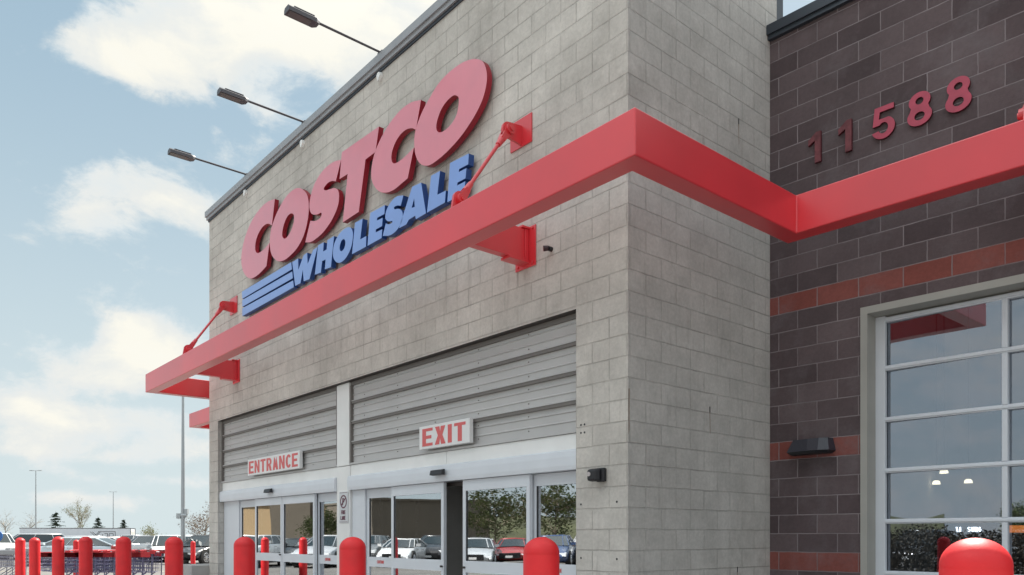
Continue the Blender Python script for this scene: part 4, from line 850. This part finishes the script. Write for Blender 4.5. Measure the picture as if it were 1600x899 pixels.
for (a, b, c_, d) in ((-1.2+LX, 2.0, -.3+LX, 1.15), (-.95+LX, 2.0, -.05+LX, 1.15), (-.1+LX, 2.0, -.95+LX, 1.15), (.1+LX, 2.0, -.75+LX, 1.15)):
    m.hull([(a-.04, -.002, b), (a+.04, -.002, b), (a+.04, -.012, b), (a-.04, -.012, b)], [(c_-.04, -.002, d), (c_+.04, -.002, d), (c_+.04, -.012, d), (c_-.04, -.012, d)])
m.build('logo_lettering', INK, ct)
for x in (-6.5, -5.3, 3.2, 4.4): MB().tube((x, .1, .40), (x, .4, .40), .40, n=18).build('wheel', TYR, ct)
def pole(u, dep, h, r, label, hd=True, boxz=None):
    T = empty('lamp_pole', tuple(at(u, dep)), label, 'lamp post', 'car park lamp poles', rz=YAW)
    m = MB(); m.tube((0, 0, 0), (0, 0, h), r, r*.45, n=14, cap=True); m.build('pole', GALV, T)
    MB().lathe([(.0001, 0), (.28, 0), (.28, .6), (.25, .65), (.0001, .65)], n=20).build('base', mat('pole_base', (.5, .49, .46), .9), T)
    m = MB(); m.tube((-.5, 0, h), (.5, 0, h), .035, n=8)
    for s_ in (-1, 1): m.box(s_*.62-.24, s_*.62+.24, -.13, .13, h-.03, h+.06)
    m.build('lamp_head', GALV, T)
    if boxz:
        m = MB(); m.box(-.30, -.1, -.12, .12, boxz-.22, boxz+.05); m.box(.1, .26, -.1, .1, boxz+.02, boxz+.28); m.tube((-.2, 0, boxz-.05), (.2, 0, boxz-.05), .12, n=10); m.build('cctv_box', GALV, T)
    return T
pole(286, 40, 9.4, .125, 'tall near lamp pole rising to the canopy left end', boxz=1.4+34/1210*40)
pole(56, 110, 10.7, .13, 'lamp pole with twin heads behind the left cars')
pole(177, 175, 11.4, .15, 'farthest thin lamp pole above the trailer')

# ================================================================== TREES
BARK = mat('bark', (.14, .115, .09), .9, var=.2); TWIG = mat('pale_twigs', (.30, .25, .19), .9); 
NEED = mat('spruce_needles', (.035, .06, .035), .85, var=.3, vscale=2.); BUD = mat('spring_buds', (.26, .27, .10), .8, var=.2, vscale=2); LEAF = mat('leaf_green', (.12, .15, .055), .7, var=.3, vscale=1.5); BLOS = mat('reddish_leaves', (.22, .15, .12), .8, var=.3)
def bare(name, loc, h, seed, label, leafm=None, leafn=0, leafs=.1, spread=1., levels=4, shape='round', group=None):
    rnd = random.Random(seed); T = empty(name, tuple(loc), label, 'tree', group); tr, cr_ = MB(), MB(); lf = MB(); tips = []
    def grow(p, d, ln, r, lv):
        nseg_ = 3; q = p
        for i in range(nseg_):
            d = (d+Vector((rnd.uniform(-1, 1), rnd.uniform(-1, 1), rnd.uniform(-.3, .6)))*(.05 if lv == 0 else .15)).normalized(); q2 = q+d*ln/nseg_
            (tr if lv < 2 else cr_).tube(q, q2, r*(1-i*.22), r*(1-(i+1)*.22), n=5 if lv < 2 else 3, cap=False); q = q2
            if lv < levels:
                for k in range(rnd.randint(1, 2) if lv else 3 if i else 1):
                    a = rnd.uniform(0, 6.28); up = rnd.uniform(.35, .9); dd = (Vector((math.cos(a), math.sin(a), 0))*spread*.9+d*up).normalized()
                    grow(q, dd, ln*rnd.uniform(.5, .68), r*.5, lv+1)
            if lv >= 2: tips.append(q)
        if lv < levels: grow(q, d, ln*.6, r*.4, lv+1)
    grow(Vector((0, 0, 0)), Vector((0, 0, 1)), h*.5, h*.016, 0)
    tr.build('trunk', BARK, T)
    if leafn:
        for _ in range(leafn):
            p = rnd.choice(tips)+Vector([rnd.gauss(0, leafs*1.6) for _ in range(3)]); a = Vector([rnd.gauss(0, 1) for _ in range(3)]).normalized(); b = a.orthogonal().normalized(); s_ = leafs*rnd.uniform(.5, 1.2)
            lf.add([p-a*s_, p+b*s_*.55, p+a*s_, p-b*s_*.55], [(0, 1, 2, 3)])
    n0 = len(cr_.v); cr_.v += lf.v
    for f in lf.f: cr_.f.append([n0+i for i in f]); cr_.m.append(1); cr_.sm.append(False)
    cr_.build('crown', [TWIG, leafm or BUD], T); return T
def spruce(loc, h, seed, label):
    rnd = random.Random(seed); T = empty('spruce_tree', tuple(loc), label, 'tree', 'young spruces behind the car park')
    MB().tube((0, 0, 0), (0, 0, h), h*.018, .01, n=7).build('trunk', BARK, T); m = MB()
    lv = 11
    for i in range(lv):
        z = h*(.10+.88*i/lv); rad = h*.56*(1-i/lv)**.85+.05; nb = 9
        for k in range(nb):
            a = 6.28*k/nb+rnd.uniform(-.3, .3)+i; ln = rad*rnd.uniform(.6, 1.12); tip = Vector((math.cos(a)*ln, math.sin(a)*ln, z-ln*.12+rnd.uniform(-.05, .12)))
            zj = rnd.uniform(-.045, .045)*h; tip.z += zj; base = Vector((0, 0, z+zj)); ns_ = 9
            for j in range(ns_):
                q = base.lerp(tip, .15+.85*j/ns_)
                for _ in range(4):
                    s_ = h*.017*rnd.uniform(.7, 1.5)*(1.15-.6*j/ns_); o = Vector((rnd.gauss(0, .6), rnd.gauss(0, .6), rnd.gauss(0, .3)))*s_; b = Vector((rnd.gauss(0, 1), rnd.gauss(0, 1), rnd.gauss(0, .5))).normalized()
                    c_ = b.orthogonal().normalized()*s_*.5; m.add([q+o-b*s_, q+o+c_, q+o+b*s_, q+o-c_], [(0, 1, 2, 3)])
    m.build('crown', NEED, T); return T
spruce(at(87, 112), 5.1, 1, 'dark spruce, left of the three above the trailer'); spruce(at(153, 118), 4.5, 2, 'dark spruce, middle of the three above the trailer'); spruce(at(193, 122), 4.2, 3, 'dark spruce, right of the three near the trailer end')
bare('bare_tree', at(8, 125), 5.6, 11, 'faint leafless tree at the left edge of the picture', spread=.7, levels=3, group='leafless trees behind the car park')
bare('bare_tree', at(46, 118), 5.2, 12, 'leafless tree behind the left lamp pole', spread=1.0, levels=3, group='leafless trees behind the car park')
bare('bare_tree', at(126, 115), 6.3, 14, 'tall budding tree between the left and middle spruce', BUD, 900, .08, spread=.42, levels=4, group='leafless trees behind the car park')
bare('young_tree', at(240, 72), 2.5, 21, 'small light green tree between trailer and lamp pole', BUD, 420, .07, spread=.8, levels=3)
bare('young_tree', at(228, 88), 2.3, 22, 'thin budding sapling left of the small green tree', BUD, 200, .07, spread=.8, levels=3)
bare('young_tree', at(318, 52), 3.5, 23, 'reddish leaved tree beside the left edge of the tower', BLOS, 900, .06, spread=.9, levels=4)
# trees and buildings on the far side of the car park (mirrored in the glass)
def leafy(loc, h, seed, label):
    return bare('leafy_tree', loc, h, seed, label, LEAF, 3800, .11, spread=1., levels=4, group='leafy trees mirrored in the glass')
leafy(mir(865, 42), 4.6, 31, 'leafy tree mirrored in the right exit sidelight')
leafy(mir(775, 46), 4.6, 32, 'leafy tree mirrored in the right exit door')
leafy(mir(508, 62), 3.4, 33, 'leafy tree mirrored in the entrance doors')
leafy((-16, -62, 0), 4.2, 34, 'tree mirrored at the lower left of the overhead door')
TAN = mat('tan_stucco', (.42, .30, .17), .9, var=.06, vscale=.3); BRN = mat('brown_stucco', (.13, .11, .085), .9, var=.1, vscale=.3)
bb = empty('retail_building', mir(440, 112), 'low tan building across the car park, mirrored in the doors', 'building', rz=1.0)
MB().box(-6, 6, -16, 24, 0, 5.5).build('wall', TAN, bb); MB().box(-6.2, 6.2, -16.2, 24.2, 5.5, 5.7).build('roof', BRN, bb); MB().box(6.01, 7.0, -9, -3, 0, 6.4).build('wall', BRN, bb)
b2 = empty('retail_building', mir(626, 85), 'dark brown building across the car park, mirrored in the exit doors', 'building', rz=.2)
MB().box(-8, 8, -7, 6, 0, 4.9).build('wall', BRN, b2); MB().box(-8.2, 8.2, -7.1, 6.1, 4.9, 5.1).build('roof', BRN, b2)
hl = MB(); n = 40; hv = []
for i in range(n+1):
    a = R(214+i*36/n); r_ = 120
    for (dr, z) in ((0, 0), (10, 4.2+1.6*noise.noise((i*.35, 1, 0))), (24, 5.2+2.2*noise.noise((i*.2, 7, 0))), (60, 0)):
        hv.append((math.cos(a)*(r_+dr)-0, math.sin(a)*(r_+dr), z))
hl.smooth = True; hl.add(hv, [(i*4+j, i*4+j+1, (i+1)*4+j+1, (i+1)*4+j) for i in range(n) for j in range(3)])
struct(hl.build('hill', mat('scrubby_hill', (.07, .075, .035), .95, var=.35, vscale=.4, bump=.5, bscale=3)))

# ================================================================== INTERIOR OBJECTS SEEN THROUGH THE OVERHEAD DOOR
def pend(u, v, dep, label):
    p = CAMP + RT*((u-800)/1210*dep) + FW*dep; z = 1.4+(838-v)/1210*dep
    T = empty('pendant_lamp', (p.x, p.y, z), label, 'lamp', 'pendant lamps inside the store')
    MB().lathe([(.001, .062), (.03, .06), (.052, .042), (.06, .0), (.056, .0), (.048, .036), (.001, .052)], n=20).build('shade', mat('lit_shade', (.9, .8, .6), .5, emis=(1, .78, .5), es=2.2), T)
    MB().tube((0, 0, .1), (0, 0, 6.45-z), .006, n=6).build('cord', BLK, T)
pend(1475, 740, 11.5, 'lit pendant lamp, upper left of the three behind the glass'); pend(1463, 757, 12.2, 'lit pendant lamp, lowest left of the three behind the glass'); pend(1513, 755, 12.0, 'lit pendant lamp, right one of the three behind the glass')
tv = at(1516, 10.5); tvz = 1.4+8/1210*10.5
T = empty('display_board', (tv.x, tv.y, 0), 'dark display with small glowing white letters behind the glass', 'display', rz=YAW)
MB().box(-.45, .35, 0, .06, .2, tvz+.12).build('panel', BLK, T)
GW = mat('glowing_white', (.9, .9, .9), .5, emis=(1, 1, 1), es=3.)
text_mesh('lettering', 'SUNG', -.04, tvz-.01, .065, -.012, -.004, [GW, GW], T, w=.6, t=.22, gap=.14); text_mesh('lettering', 'I', -.15, tvz-.01, .065, -.012, -.004, [GW, GW], T, t=.3)
MB().hull([(-.20, -.012, tvz+.055), (-.18, -.012, tvz+.055), (-.18, -.004, tvz+.055), (-.20, -.004, tvz+.055)], [(-.185, -.012, tvz-.01), (-.165, -.012, tvz-.01), (-.165, -.004, tvz-.01), (-.185, -.004, tvz-.01)]).build('lettering', GW, T)
T = empty('menu_board', tuple(at(1625, 8.6)), 'orange lit banner over a brown counter behind the right pane', 'banner', rz=YAW)
MB().box(-.35, .5, 0, .05, 1.44, 1.52).build('banner', mat('orange_banner', (.8, .2, .04), .5, emis=(1, .25, .05), es=.8), T); MB().box(-.35, .5, .01, .06, .1, 1.43).build('panel', mat('brown_counter', (.14, .07, .05), .6), T)
